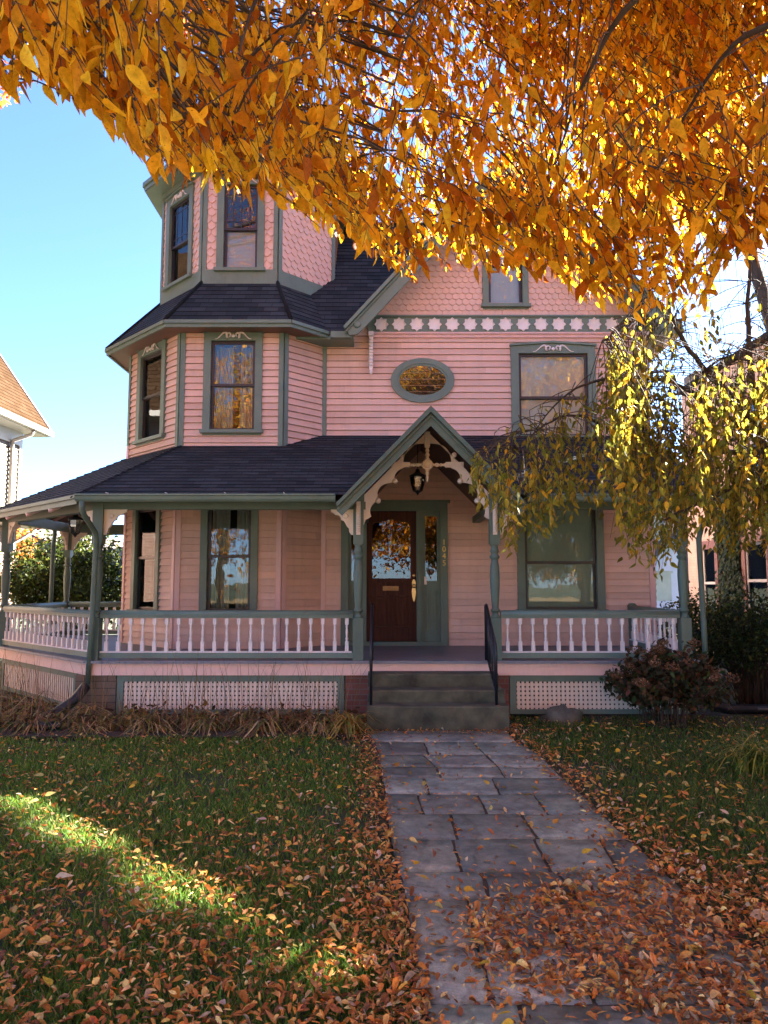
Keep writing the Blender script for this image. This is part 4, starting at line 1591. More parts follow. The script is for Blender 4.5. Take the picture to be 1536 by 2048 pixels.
for i in range(len(rows) - 1):
    ya, yb = rows[i], rows[i + 1]                              # far, near
    js = joints[i]
    js = [(js[k], js[k + 1]) for k in range(0, len(js) - 1, 2)]
    edges = [(left[i], left[i + 1])] + js + [(right[i], right[i + 1])]
    for k in range(len(edges) - 1):
        g = .006 + random.uniform(0, .005)
        (a0, a1), (b0, b1) = edges[k], edges[k + 1]
        base = np.array((.205, .232, .190)) * random.uniform(.62, 1.45) * np.array((1 + random.uniform(-.04, .06), 1, 1 + random.uniform(-.04, .04)))
        zt = .012 + random.uniform(-.003, .005)
        tl = (random.uniform(-.004, .004), random.uniform(-.004, .004))
        nx, ny = 10, 8
        b0i = len(pv)
        for q in range(ny + 1):
            for p in range(nx + 1):
                s, r = p / nx, q / ny
                xa = (a0 + g) * (1 - r) + (a1 + g) * r
                xb = (b0 - g) * (1 - r) + (b1 - g) * r
                x = xa + (xb - xa) * s
                y = (ya - g * .7) + (yb - ya + g * 1.4) * r
                jit = .007 if (p in (0, nx) or q in (0, ny)) else 0
                x += random.uniform(-jit, jit)
                y += random.uniform(-jit, jit)
                e = -.02 if (p in (0, nx) or q in (0, ny)) else 0
                if p == 0 or p == nx or q == 0 or q == ny:
                    e = -.030
                pv.append((x, y, zt + e + tl[0] * (s - .5) + tl[1] * (r - .5) + .0025 * math.sin(x * 7 + i) * math.cos(y * 6)))
                pc.append(base)
        # pull the first inner ring close to the rim so that the edge is crisp
        def vid(p, q):
            return b0i + q * (nx + 1) + p
        for q in range(ny + 1):
            for p in range(nx + 1):
                pp = min(max(p, 1), nx - 1)
                qq = min(max(q, 1), ny - 1)
                if (pp, qq) == (p, q) and (p in (1, nx - 1) or q in (1, ny - 1)):
                    op, oq = (0 if p == 1 else nx if p == nx - 1 else p), (0 if q == 1 else ny if q == ny - 1 else q)
                    o_, c_ = pv[vid(op, oq)], pv[vid(p, q)]
                    f = .10
                    pv[vid(p, q)] = (o_[0] + (c_[0] - o_[0]) * f, o_[1] + (c_[1] - o_[1]) * f, c_[2] - .002)
        for q in range(ny):
            for p in range(nx):
                pf.append((vid(p, q), vid(p, q + 1), vid(p + 1, q + 1), vid(p + 1, q)))
struct('path', np_mesh('path', np.array(pv), np.array(pf), np.array(pc), M['slate']))
t = NT('joint_soil')
jm = t.ramp(t.noise(5, 6, .7), [(.35, c4(.045, .036, .028)), (.55, c4(.07, .055, .040)), (.68, c4(.05, .075, .022))])
M['joint'] = t.done(t.pbsdf(jm, .95, t.bump(t.noise(60, 3), .6, .01)))
m = MB()
m.prism(F_h, [(-.19, 8.82), (-.03, 7.1), (.10, 4.5), (.17, 3.2), (.21, 2.0), (3.05, 2.0), (2.5, 3.2), (1.70, 3.7), (1.66, 5.1), (1.56, 7.6), (1.43, 8.3), (1.43, 8.82)], -.04, .001)
struct('path_bed', m.data('path_bed', M['joint']))
# street behind the viewer
m = MB()
m.box(F_h, -200, 200, -16, -7, -.05, -.015)
struct('road', m.data('road', M['asphalt']))
m = MB()
m.box(F_h, -200, 200, -7.0, -6.85, -.05, .09)
struct('kerb', m.data('kerb', M['concrete']))


m = MB()
m.box(F_h, -200, 200, -4.6, -3.0, -.04, .012)
struct('sidewalk', m.data('sidewalk', M['concrete']))  # added behind the viewer to bounce sunlight onto the facade
t = NT('leafy_verge')
M['verge'] = t.done(t.pbsdf(t.ramp(t.noise(9, 6, .75), [(.3, c4(.07, .10, .03)), (.5, c4(.20, .12, .045)), (.7, c4(.34, .20, .07))]), .9))
m = MB()
m.box(F_h, -60, 60, -6.85, -4.62, -.04, .006)
m.box(F_h, -60, 60, -2.98, 1.7, -.04, .006)
struct('verge', m.data('verge', M['verge']))  # unseen leafy sheet added for warm sun bounce onto the house front
m = MB()
m.box(F_h, -60, 60, -60, -16.02, -.04, .0)
struct('far_lawn', m.data('far_lawn', M['verge']))


def path_lr(y):
    ry = np.array(rows[::-1])
    return np.interp(y, ry, np.array(left[::-1])), np.interp(y, ry, np.array(right[::-1]))


def smooth_noise(x, y, seed=0, s=1.0):
    a = seed * 1.7
    return (np.sin(x * 1.7 * s + a) * np.cos(y * 2.1 * s - a) + np.sin(x * 3.9 * s - y * 2.7 * s + a * 2) * .6 + np.cos(x * 6.1 * s + y * 7.3 * s + a) * .4) / 2


# ------------------------------------------------------------------ grass
def grass(n):
    # more blades near the viewer
    y = 2.2 + (9.9 - 2.2) * rng.random(n) ** 1.35
    x = (rng.random(n) * 2 - 1) * (0.60 * y + 1.0)
    l, r = path_lr(y)
    pd = np.maximum(l - x, x - r)                              # distance outside the path
    ok = pd > .02
    ok &= ~((x < -.1) & (y > 8.5 + .06 * np.sin(x * 5)))
    ok &= ~((x > 0) & (y > 9.75))
    cov = np.clip(.45 + .75 * smooth_noise(x, y, 1) + np.clip(pd / .6, 0, 1) * .5, .12, 1)
    ok &= rng.random(n) < cov * np.clip(.25 + pd / .35, 0, 1)
    x, y = x[ok], y[ok]
    n = len(x)
    h = (.028 + .032 * rng.random(n)) * (1 + .35 * smooth_noise(x, y, 3, 2))
    w = .0022 + .0022 * rng.random(n) + y * .0003
    a = rng.random(n) * 2 * np.pi
    lean = .35 + .55 * rng.random(n)
    b = a + rng.normal(0, 1.2, n)
    d = np.stack([np.cos(b), np.sin(b), np.zeros(n)], 1) * (lean * h)[:, None]
    s = np.stack([-np.sin(a), np.cos(a), np.zeros(n)], 1) * w[:, None]
    p = np.stack([x, y, np.full(n, -.012)], 1)
    up = np.array((0, 0, 1.0))
    v0, v1 = p - s, p + s
    mid = p + up * (h * .6)[:, None] + d * .35
    v2, v3 = mid - s * .8, mid + s * .8
    v4 = p + up * h[:, None] + d
    V = np.stack([v0, v1, v2, v3, v4], 1).reshape(-1, 3)
    k = np.arange(n)[:, None] * 5
    Fc = np.concatenate([k + np.array([[0, 1, 3]]), k + np.array([[0, 3, 2]]), k + np.array([[2, 3, 4]])], 1).reshape(-1, 3)
    c = palette(n, [(.115, .24, .045), (.15, .28, .058), (.19, .285, .075), (.08, .165, .038), (.36, .32, .15)], [4, 4, 2.4, 3, 1.3], .22)
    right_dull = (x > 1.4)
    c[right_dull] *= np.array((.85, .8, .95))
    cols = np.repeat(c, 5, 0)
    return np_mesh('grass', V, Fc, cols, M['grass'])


o = link('grass', grass(230000))
o['kind'] = 'stuff'

# ------------------------------------------------------------------ fallen leaves
RUST = [(min(.9, q[0] * 1.95), min(.9, q[1] * 2.6), min(.9, q[2] * 2.4)) for q in [(.23, .070, .022), (.30, .105, .035), (.16, .050, .022), (.36, .155, .055), (.42, .23, .11), (.13, .045, .028), (.40, .12, .03)]]
RUSTW = [4, 4, 3, 2.5, 1.6, 2, 1.2]
YEL = [(.62, .42, .05), (.55, .33, .05), (.60, .50, .16), (.50, .40, .12), (.42, .22, .04)]


def litter(n, yellow_n):
    y = 2.3 + (9.6 - 2.3) * rng.random(n) ** 1.5
    x = (rng.random(n) * 2 - 1) * (0.58 * y + .8)
    l, r = path_lr(y)
    rr = np.minimum(r, 1.72)
    inside = (x > l) & (x < r)
    dl, dr = l - x, x - rr
    dens = np.zeros(n)
    nz = smooth_noise(x, y, 2, 1.6)
    near = np.clip((6.6 - y) / 3.6, 0, 1)
    # left lawn: thin far away, thick near the viewer, thickest along the path
    lm = dl > 0
    dens[lm] = (.085 + .25 * near ** 1.1 + .16 * np.clip(nz, 0, 1))[lm] + (.85 * np.exp(-(dl / (.20 + .10 * near)) ** 2))[lm]
    # path: few, gathered at the edges
    pm = inside & (x < 1.72)
    dens[pm] = (.035 + .45 * np.exp(-((x - l) / .05) ** 2) + .50 * np.exp(-((x - rr) / .10) ** 2))[pm]
    # the drift over the right half of the near path
    drift = np.exp(-(((x - (1.25 + .25 * (y - 4))) / .55) ** 2) - ((y - 4.05) / .40) ** 2) + .9 * np.exp(-((x - .95) / .38) ** 2 - ((y - 3.35) / .13) ** 2) + .8 * np.exp(-((x - 1.75) / .50) ** 2 - ((y - 3.15) / .22) ** 2)
    drift += .8 * np.exp(-((x - 1.15) / .16) ** 2 - ((y - 3.65) / .30) ** 2)
    drift += .55 * np.exp(-((x - .52) / .13) ** 2 - ((y - 3.75) / .25) ** 2) + .5 * np.exp(-((x - .62) / .2) ** 2 - ((y - 3.95) / .06) ** 2)
    dens += np.where(x > l + .05, drift * (1.6 + .7 * nz), 0)
    drift2 = np.exp(-((x - 2.1) / .65) ** 2 - ((y - 3.7) / .75) ** 2)
    dens += np.where(x > 1.0, .8 * drift2, 0)
    # joints hold leaves
    jd = np.min(np.abs(y[:, None] - np.array(rows)[None, 1:]), 1)
    dens[pm] += (.22 * np.exp(-(jd / .03) ** 2) * (nz > -.1))[pm]
    for i in range(1, len(joints)):
        js = joints[i]
        for k in range(0, len(js) - 1, 2):
            m_ = (y < rows[i]) & (y > rows[i + 1]) & pm
            dens[m_] += .20 * np.exp(-((x[m_] - (js[k] + js[k + 1]) / 2) / .03) ** 2)
    # right lawn
    rm = dr > 0
    dens[rm & (x > r - .05)] += (.07 + .14 * near)[rm & (x > r - .05)]
    dens[rm] += (.75 * np.exp(-(dr / (.16 + .22 * near)) ** 2))[rm]
    dens[(y > 8.4) & (x < -.1)] *= .4
    # the foot of the steps
    dens += .7 * np.exp(-((y - 8.72) / .10) ** 2) * ((x > -.6) & (x < 2.0))
    step = (y > 8.84) & (x > -.2) & (x < 1.47)
    ok = (rng.random(n) < np.clip(dens, 0, 1.0)) & ~step & ~((y > 9.7))
    x, y, dn = x[ok], y[ok], np.clip(dens[ok], 0, 1)
    n = len(x)
    l, r = path_lr(y)
    onp = (x > l) & (x < r)
    zb = np.where(onp, .014, .020) + rng.random(n) * np.where(onp, .004 + .028 * dn ** 2, .035)
    pos = np.stack([x, y, zb], 1)
    a = rng.random(n) * 2 * np.pi
    tilt = rng.normal(0, .35, n)
    ax = np.stack([np.cos(a), np.sin(a), tilt], 1)
    nr = np.stack([rng.normal(0, .5, n), rng.normal(0, .5, n), np.ones(n)], 1)
    length = (.027 + .026 * rng.random(n)) * np.where(rng.random(n) < .12, 1.5, 1)
    width = length * (.24 + .24 * rng.random(n))
    c = palette(n, RUST, RUSTW, .22)
    pale = rng.random(n) < .06
    c[pale] = palette(pale.sum(), [(.52, .38, .26), (.58, .48, .34)], [1, 1], .1)
    k1, k2 = rng.random(n) < .45, None
    k2 = ~k1 & (rng.random(n) < .6)
    k3 = ~(k1 | k2)
    A1 = cat(*[leaves_arrays(pos[k_], ax[k_], nr[k_], length[k_], width[k_], c[k_], kd) for k_, kd in ((k1, 'slim'), (k2, 'curl'), (k3, 'fine'))])
    # yellow leaves, larger
    n = yellow_n
    y = 2.6 + (9.4 - 2.6) * rng.random(n) ** 1.1
    x = (rng.random(n) * 2 - 1) * (0.58 * y + .8)
    l, r = path_lr(y)
    keep = np.where(x > r, .75, np.where(x < l, .22, .12))
    keep *= np.where((x > r) & (y < 4.2), .5, 1)
    ok = (rng.random(n) < keep) & ~((y > 8.7) & (x < 1.6))
    x, y = x[ok], y[ok]
    n = len(x)
    pos = np.stack([x, y, .022 + .03 * rng.random(n)], 1)
    a = rng.random(n) * 2 * np.pi
    ax = np.stack([np.cos(a), np.sin(a), rng.normal(0, .25, n)], 1)
    nr = np.stack([rng.normal(0, .4, n), rng.normal(0, .4, n), np.ones(n)], 1)
    length = .055 + .035 * rng.random(n)
    c = palette(n, YEL, [3, 2, 2.5, 2, 1.5], .15)
    A2 = leaves_arrays(pos, ax, nr, length, length * (.40 + .14 * rng.random(n)), c, 'fine')
    V = np.concatenate([A1[0], A2[0]])
    Fc = np.concatenate([A1[1], A2[1] + len(A1[0])])
    return np_mesh('fallen_leaves', V, Fc, np.concatenate([A1[2], A2[2]]), M['litter'])


o = link('fallen_leaves', litter(92000, 2600))
o['kind'] = 'stuff'
# a few big pale leaves one can pick out
for px, py, L, a, c, lab in ((110, 1772, .10, .3, (.62, .55, .38), 'large pale curled leaf lying on the left lawn'),
                             (1500, 1852, .17, -.3, (.50, .36, .22), 'large tan curled leaf at the right end of the leaf drift'),
                             (430, 1662, .0, 0, None, None)):
    if c is None:
        continue
    x, y = gpt(px, py)
    V, Fc, cc = leaves_arrays(np.array([(x, y, .05)]), np.array([(math.cos(a), math.sin(a), .05)]), np.array([(.1, -.35, 1)]), np.array([L]), np.array([L * .5]), np.array([c]), 'fine')
    o = link('fallen_leaf', np_mesh('fallen_leaf', V, Fc, cc, M['litter']))
    o['label'], o['category'] = lab, 'leaf'

# ------------------------------------------------------------------ plants by the porch
def blade_arrays(base, dirs, length, width, droop, colors, seg=5):
    """curved strap blades: base (n,3), horizontal direction (n,2), drooping at the end"""
    n = len(base)
    t = np.linspace(0, 1, seg + 1)
    hx = np.concatenate([dirs, np.zeros((n, 1))], 1)
    side = np.stack([-dirs[:, 1], dirs[:, 0], np.zeros(n)], 1)
    V = []
    for k in range(seg + 1):
        a = droop * t[k]                                        # angle from vertical grows along the blade
        out = (np.sin(a * .55) * t[k]) * length
        up = (np.cos(a * .8)) * t[k] * length
        wv = width * (1 - t[k] ** 2.5) + .0006
        ctr = base + hx * out[:, None] + np.array((0, 0, 1.0)) * up[:, None]
        V += [ctr - side * wv[:, None], ctr + side * wv[:, None]]
    V = np.stack(V, 1)
    V[:, :, 2] = np.maximum(V[:, :, 2], .01)
    m_ = 2 * (seg + 1)
    Fb = []
    for k in range(seg):
        Fb += [(2 * k, 2 * k + 1, 2 * k + 3), (2 * k, 2 * k + 3, 2 * k + 2)]
    Fb = np.array(Fb)
    Fc = (Fb[None] + (np.arange(n) * m_)[:, None, None]).reshape(-1, 3)
    return V.reshape(-1, 3), Fc, np.repeat(colors, m_, 0)


STRAW = [(.48, .34, .16), (.34, .21, .10), (.21, .125, .065), (.58, .47, .25), (.15, .095, .06), (.26, .26, .07)]


def withered(x, y, n, h, tall, green=0.0):
    b = np.stack([x + rng.normal(0, .10, n), y + rng.normal(0, .07, n), np.full(n, .01)], 1)
    a = rng.random(n) * 2 * np.pi
    d = np.stack([np.cos(a), np.sin(a)], 1)
    c = palette(n, STRAW, [3, 3, 3, 2, 2, 1.5], .2)
    g = rng.random(n) < green
    c[g] = palette(g.sum(), [(.10, .16, .03), (.28, .26, .05)], [1, 1], .2)
    A1 = blade_arrays(b, d, h * (.6 + .6 * rng.random(n)), .004 + .006 * rng.random(n), 1.7 + 1.6 * rng.random(n), c)
    parts = [A1]
    if tall:
        b = np.stack([x + rng.normal(0, .14, tall), y + rng.normal(0, .08, tall), np.full(tall, .01)], 1)
        a = rng.random(tall) * 2 * np.pi
        d = np.stack([np.cos(a), np.sin(a)], 1)
        parts.append(blade_arrays(b, d, .55 + .55 * rng.random(tall), np.full(tall, .0028), .25 + .5 * rng.random(tall), palette(tall, [(.28, .20, .11), (.18, .12, .07)], [1, 1], .2), 6))
    # broad withered leaves
    k = n // 4
    p = np.stack([x + rng.normal(0, .17, k), y + rng.normal(0, .10, k), .03 + .20 * rng.random(k)], 1)
    parts.append(leaves_arrays(p, rvec(k) * np.array((1, 1, .6)), rvec(k) + np.array((0, -.3, .6)), .06 + .06 * rng.random(k), .03 + .03 * rng.random(k), palette(k, [(.12, .065, .035), (.20, .12, .05), (.07, .045, .03), (.30, .23, .06)], [3, 2, 3, .6], .2), 'slim'))
    return np_mesh('withered_plant', *cat(*parts), M['straw'])


spots = [(-5.9, 9.9), (-5.3, 9.4), (-5.0, 9.9), (-4.75, 9.0), (-4.35, 9.4), (-4.1, 8.9), (-3.6, 9.2), (-3.35, 8.85), (-3.0, 9.25), (-2.7, 8.85), (-2.35, 9.2), (-2.05, 8.9), (-1.7, 9.25), (-1.4, 8.85), (-1.05, 9.2), (-.8, 8.85), (-.50, 9.15)]
for i, (x, y) in enumerate(spots):
    hgt = random.uniform(.38, .58) if x > -4.2 else random.uniform(.6, .8)
    tall = 16 if x > -4.2 else 26
    o = link('withered_plant', withered(x - 0, y, 130, hgt, tall, .12), None)
    o['label'] = 'withered brown daylily clump with dry stalks in the bed along the porch lattice'
    o['category'] = 'plant'
    o['group'] = 'withered plants in the porch bed'
x, y = -.42, 8.72
n = 90
a = rng.random(n) * 2 * np.pi
A1 = blade_arrays(np.stack([x + rng.normal(0, .05, n), y + rng.normal(0, .05, n), np.full(n, .01)], 1), np.stack([np.cos(a), np.sin(a)], 1), .30 + .30 * rng.random(n), .006 + .006 * rng.random(n), 1.4 + 1.4 * rng.random(n),
                  palette(n, [(.42, .34, .10), (.34, .24, .06), (.20, .20, .05), (.25, .16, .07)], [3, 2, 2, 2], .2))
o = link('daylily', np_mesh('daylily', *A1, M['straw']))
o['label'], o['category'] = 'yellowing strap-leaved clump leaning against the left side of the stone steps', 'plant'
# green strap-leaved clump at the right edge
x, y = gpt(1515, 1545)
n = 150
a = rng.random(n) * 2 * np.pi
A1 = blade_arrays(np.stack([x + rng.normal(0, .07, n), y + rng.normal(0, .07, n), np.full(n, .01)], 1), np.stack([np.cos(a), np.sin(a)], 1), .35 + .30 * rng.random(n), .005 + .004 * rng.random(n), 1.2 + 1.3 * rng.random(n),
                  palette(n, [(.16, .22, .04), (.30, .32, .06), (.42, .36, .08), (.10, .15, .03)], [3, 3, 2, 2], .2))
k = 7
a = rng.random(k) * 2 * np.pi
A2 = blade_arrays(np.stack([x + rng.normal(0, .07, k), y + rng.normal(0, .07, k), np.full(k, .01)], 1), np.stack([np.cos(a) * .6 - .6, np.sin(a) * .4], 1), .6 + .3 * rng.random(k), np.full(k, .003), .9 + .3 * rng.random(k), palette(k, [(.42, .33, .2)], [1], .1))
o = link('daylily', np_mesh('daylily', *cat(A1, A2), M['grass']))
o['label'], o['category'] = 'yellow-green strap-leaved clump on the right lawn edge', 'plant'


def shrub(name, label, cat_, x, y, h, r, nst, nleaf, leafcols, leafw, L, base_r=.15, flat=1.0, heads=0, group=None, mat='leaf_g', bare=.0, lean=0.9, zmin=.15, shell=.55, srad=1.0):
    t = thing(name, label, cat_, (x, y, 0), group)
    m = MB()
    tips = []
    for k in range(nst):
        a = random.uniform(0, 2 * math.pi)
        rr = r * math.sqrt(random.random())
        hh = h * (1 - .45 * (rr / r) ** 2) * random.uniform(.7, 1.0)
        p0 = Vector((x + math.cos(a) * base_r * random.random(), y + math.sin(a) * base_r * random.random(), -.02))
        p3 = Vector((x + math.cos(a) * rr, y + math.sin(a) * rr * flat, hh))
        p1 = p0.lerp(p3, .45) + Vector((-math.cos(a) * rr * .18, -math.sin(a) * rr * .18, hh * .08))
        m.tube([p0, p1, p3], [.009 * srad, .007 * srad, .003], 5, False)
        tips.append((p1, p3))
    m.build('stems', M['twig'], t)
    P = []
    for k in range(nleaf):
        p1, p3 = random.choice(tips)
        f = random.random() ** shell
        q = p1.lerp(p3, f)
        P.append((q.x + random.gauss(0, r * .09), q.y + random.gauss(0, r * .09), max(zmin * random.random(), q.z + random.gauss(0, h * .05))))
    P = np.array(P)
    n = len(P)
    ax = rvec(n) + np.array((0, 0, -.35))
    nr = rvec(n) + np.array((0, -.2, .5))
    c = palette(n, *leafcols, .25)
    ln = L * (.6 + .7 * rng.random(n))
    A1 = leaves_arrays(P, ax, nr, ln, ln * leafw, c, 'slim')
    link('foliage', np_mesh('foliage', *A1, M[mat]), t)
    for k in range(heads):
        p = random.choice(tips)[1]
        p = p + Vector(((p.x - x) * .08, (p.y - y) * .08 - .05, .05))
        kk = 100
        d = rvec(kk)
        rad = random.uniform(.05, .085)
        A = leaves_arrays(np.array(p)[None] + d * np.array((rad, rad, rad * .6)), rvec(kk), d, np.full(kk, .022), np.full(kk, .020), palette(kk, [(.22, .12, .07), (.32, .19, .11), (.14, .08, .05)], [2, 1, 2], .25), 'slim')
        link('flower_head', np_mesh('flower_head', *A, M['litter']), t)
    return t


shrub('hydrangea', 'brown leafy hydrangea bush with dried flower heads in front of the right lattice', 'shrub', 3.50, 9.25, 1.02, .78, 80, 4200,
      ([(.045, .045, .024), (.095, .052, .028), (.035, .036, .020), (.13, .070, .035), (.05, .075, .026)], [3, 3, 3, 1.5, 2]), .6, .080, .40, 1, 40, mat='litter', shell=1.05, zmin=.25, srad=.6)
shrub('deciduous_shrub', 'tall dark shrub with bare black stems and small green leaves at the right edge', 'shrub', 5.35, 10.9, 1.66, 1.20, 150, 9000,
      ([(.030, .050, .016), (.050, .075, .020), (.020, .030, .012), (.10, .11, .03)], [3, 3, 3, 1]), .6, .055, .25, 1, 0, zmin=.5, shell=.4)
shrub('deciduous_shrub', 'low clipped green hedge plant behind the right porch rail', 'shrub', 5.9, 14.2, 1.7, 1.4, 90, 7000,
      ([(.040, .060, .018), (.060, .075, .025), (.11, .10, .03)], [3, 3, 1.2]), .6, .06, .3, 1, 0)
shrub('evergreen_bush', 'large rounded green bush behind the left porch', 'bush', -7.4, 17.6, 3.25, 2.0, 130, 17000,
      ([(.045, .070, .018), (.065, .095, .024), (.030, .050, .016), (.10, .12, .03)], [3, 3, 3, 1.2]), .55, .10, .4, 1, 0, zmin=1.2, shell=.7)
# rock, pipes
m = MB()
vs, fs = [], []
for i in range(7):
    for k in range(12):
        th, ph = math.pi / 2 * i / 6, 2 * math.pi * k / 12
        r = 1 + .16 * math.sin(3 * ph + i) + random.uniform(-.08, .08)
        vs.append((1.98 + 0.25 + .26 * r * math.cos(th) * math.cos(ph), 9.50 + .16 * r * math.cos(th) * math.sin(ph), .20 * r * math.sin(th) ** .8 - .03))
for i in range(6):
    for k in range(12):
        fs.append((i * 12 + k, i * 12 + (k + 1) % 12, (i + 1) * 12 + (k + 1) % 12, (i + 1) * 12 + k))
m.mesh(vs, fs, True)
o = m.build('rock', M['rock'])
o['label'], o['category'] = 'mossy grey rock on the grass before the right lattice', 'rock'


def corrugated(pts, r, ring=.022):
    P = [Vector(p) for p in pts]
    out, rad = [], []
    for i in range(len(P) - 1):
        n = max(2, int((P[i + 1] - P[i]).length / ring * 2))
        for k in range(n):
            out.append(P[i].lerp(P[i + 1], k / n))
            rad.append(r * (1.0 if k % 2 else .88))
    m = MB()
    m.tube(out, rad, 12)
    return m


def mouth(m, p, d, r):
    d = Vector(d).normalized()
    m.lathe(Vector(p), [(r * 1.0, -.02), (r * 1.0, .02), (r * .86, .02), (r * .84, -.10)], 14, d)


m = corrugated([(-3.84, 9.70, .40), (-3.90, 9.50, .25), (-4.05, 9.28, .12), (-4.15, 9.1, .07)], .068)
o = m.build('drain_pipe', M['pipe'])
o['label'], o['category'] = 'black drain pipe elbow leading from the downspout at the porch corner', 'pipe'
x, y = gpt(55, 1465)
m = corrugated([(x + .35, y + .10, .06), (x, y, .06)], .058)
mouth(m, (x, y, .06), (-.7, -.5, 0), .058)
o = m.build('drain_pipe', M['pipe'])
o['label'], o['category'] = 'open black pipe end poking out of the bed at the left edge', 'pipe'
m = corrugated([(4.16, 9.72, .34), (4.22, 9.75, .15), (4.45, 9.85, .09), (4.9, 9.95, .07), (5.6, 9.95, .07), (6.4, 9.8, .07)], .065)
o = m.build('drain_pipe', M['pipe'])
o['label'], o['category'] = 'long black corrugated drain pipe lying on the ground by the right shrub', 'pipe'

# ------------------------------------------------------------------ neighbouring houses
M['cream_wall'] = m_paint('cream_siding', c4(.105, .086, .058), .05, .6)
M['peach_wall'] = m_brick('painted_brick', c4(.40, .29, .235), c4(.44, .325, .26), c4(.36, .27, .22))
M['pale_brick'] = m_brick('pale_brick', c4(.22, .12, .085), c4(.26, .15, .11), c4(.3, .24, .2))
M['tan_shingle'] = m_shingle('tan_shingle', c4(.040, .023, .013), c4(.054, .033, .020), .15, 0.0)
M['offwhite'] = m_paint('offwhite_paint', c4(.40, .385, .36), .04, .5)
M['pale_blue'] = m_paint('pale_blue_siding', c4(.55, .62, .72), .05, .6)

LH = thing('cream_house', 'cream sided neighbour house with tan shingle roof beyond the left porch', 'house', (-13, 14, 0))
fr = Fr((-9.2, 7.0, 0), (0, 1, 0))              # faces +X; u runs along +Y
fr.n = Vector((1, 0, 0))
mb = MB()
courses(mb, fr, [(0, 3.2), (12.5, 3.2), (12.5, 5.75), (0, 5.75)], .12, .025, [(9.2, 10.35, 3.5, 5.35)])
courses(mb, Fr((-9.2, 19.5, 0), (-1, 0, 0)), [(0, 0), (7.8, 0), (7.8, 5.75), (3.9, 11.4), (0, 5.75)], .12, .02)
courses(mb, Fr((-17, 7.0, 0), (1, 0, 0)), [(0, 0), (7.8, 0), (7.8, 5.75), (3.9, 11.4), (0, 5.75)], .12, .02)
courses(mb, Fr((-17, 19.5, 0), (0, -1, 0)), [(0, 0), (12.5, 0), (12.5, 5.75), (0, 5.75)], .12, .02)
mb.build('wall', M['cream_wall'], LH)
mb = MB()
mb.face([fr.p(u, v, 0) for u, v in ((0, 0), (12.5, 0), (12.5, 3.2), (0, 3.2))], [(0, 0), (12.5, 0), (12.5, 3.2), (0, 3.2)])
mb.build('brick_storey', M['pale_brick'], LH)
mb = MB()
SLP = 1.42
roof_face(mb, [(-8.65, 6.6, 5.75), (-8.65, 20.0, 5.75), (-13.1, 20.0, 5.75 + 4.45 * SLP), (-13.1, 6.6, 5.75 + 4.45 * SLP)], .15)
roof_face(mb, [(-17.55, 20.0, 5.75), (-17.55, 6.6, 5.75), (-13.1, 6.6, 5.75 + 4.45 * SLP), (-13.1, 20.0, 5.75 + 4.45 * SLP)], .15)
mb.build('roof', M['tan_shingle'], LH)
mb = MB()
mb.box(F_y, -8.70, -8.58, 5.62, 5.76, -20.05, -6.6)
mb.box(F_y, -9.2, -8.70, 5.60, 5.64, -20.0, -6.6)
mb.box(fr, 0, 12.5, 5.25, 5.60, .02, .05)
mb.box(fr, 12.36, 12.5, 3.2, 5.25, .02, .05)
mb.box(fr, 8.5, 13.0, 3.08, 3.24, 0.0, .55)
mb.prism(F_y, [(-8.62, 5.62), (-8.62, 5.78), (-13.1, 5.80 + 4.45 * SLP), (-13.1, 5.62 + 4.45 * SLP)], -20.06, -20.01)
mb.build('eave_trim', M['offwhite'], LH)
mb = MB()
mb.tube([(-8.68, 19.1, 5.62), (-8.72, 19.1, 5.5), (-9.10, 18.9, 5.30), (-9.12, 18.9, 5.1), (-9.12, 18.9, 3.3)], .05, 8)
mb.tube([(-8.66, 19.6, 3.10), (-8.8, 19.5, 2.95), (-9.1, 19.0, 2.6), (-9.12, 19.0, .2)], .05, 8)
mb.build('downspout', M['offwhite'], LH)
mb = MB()
mb.box(fr, 9.08, 9.2, 3.4, 5.45, .0, .06)
mb.box(fr, 10.35, 10.47, 3.4, 5.45, .0, .06)
mb.box(fr, 9.2, 10.35, 5.35, 5.5, .0, .08)
mb.box(fr, 9.2, 10.35, 3.36, 3.5, .0, .1)
mb.box(fr, 9.2, 10.35, 4.40, 4.46, -.03, .03)
w = mb.build('window', M['offwhite'], LH)
mb = MB()
mb.box(fr, 9.2, 10.35, 3.5, 5.35, -.03, -.02)
mb.build('pane', M['glass'], w)
mb = MB()
mb.box(fr, 9.2, 10.35, 3.5, 5.35, -.6, -.55)
mb.build('room', M['shade'], w)

for o_ in [LH]:
    o_.location.x -= .50
    o_.location.z += .10

RH = thing('brick_house', 'peach painted brick neighbour house behind the weeping tree', 'house', (9.5, 13, 0))
Rz = [(5.0, 4.35), (13.9, 8.58), (14.8, 6.75), (19.5, 6.75)]  # unseen front gable, sloped to cast the shadow edge of the lawn sun strip
fr = Fr((8.0, 0, 0), (0, -1, 0))                # faces -X; u runs along -Y
side = [(-19.5, 0), (-5.0, 0)] + [(-a, b) for a, b in Rz]
mb = MB()
for poly in ([(-19.5, 0), (-14.8, 0), (-14.8, 6.75), (-19.5, 6.75)], [(-14.8, 0), (-13.9, 0), (-13.9, 8.46), (-14.8, 6.65)], [(-13.9, 0), (-5.0, 0), (-5.0, 4.25), (-13.9, 8.46)]):
    mb.face([fr.p(a, b, 0) for a, b in poly], poly)
    mb.face([fr.p(a, b, -3.0) for a, b in reversed(poly)], poly)
for y, z, n in ((5.0, 4.25, 0), (19.5, 6.75, 1)):
    q = [(8, y, 0), (11, y, 0), (11, y, z), (8, y, z)]
    mb.face(q if n == 0 else list(reversed(q)), [(8, 0), (11, 0), (11, z), (8, z)])
mb.build('wall', M['peach_wall'], RH)
mb = MB()
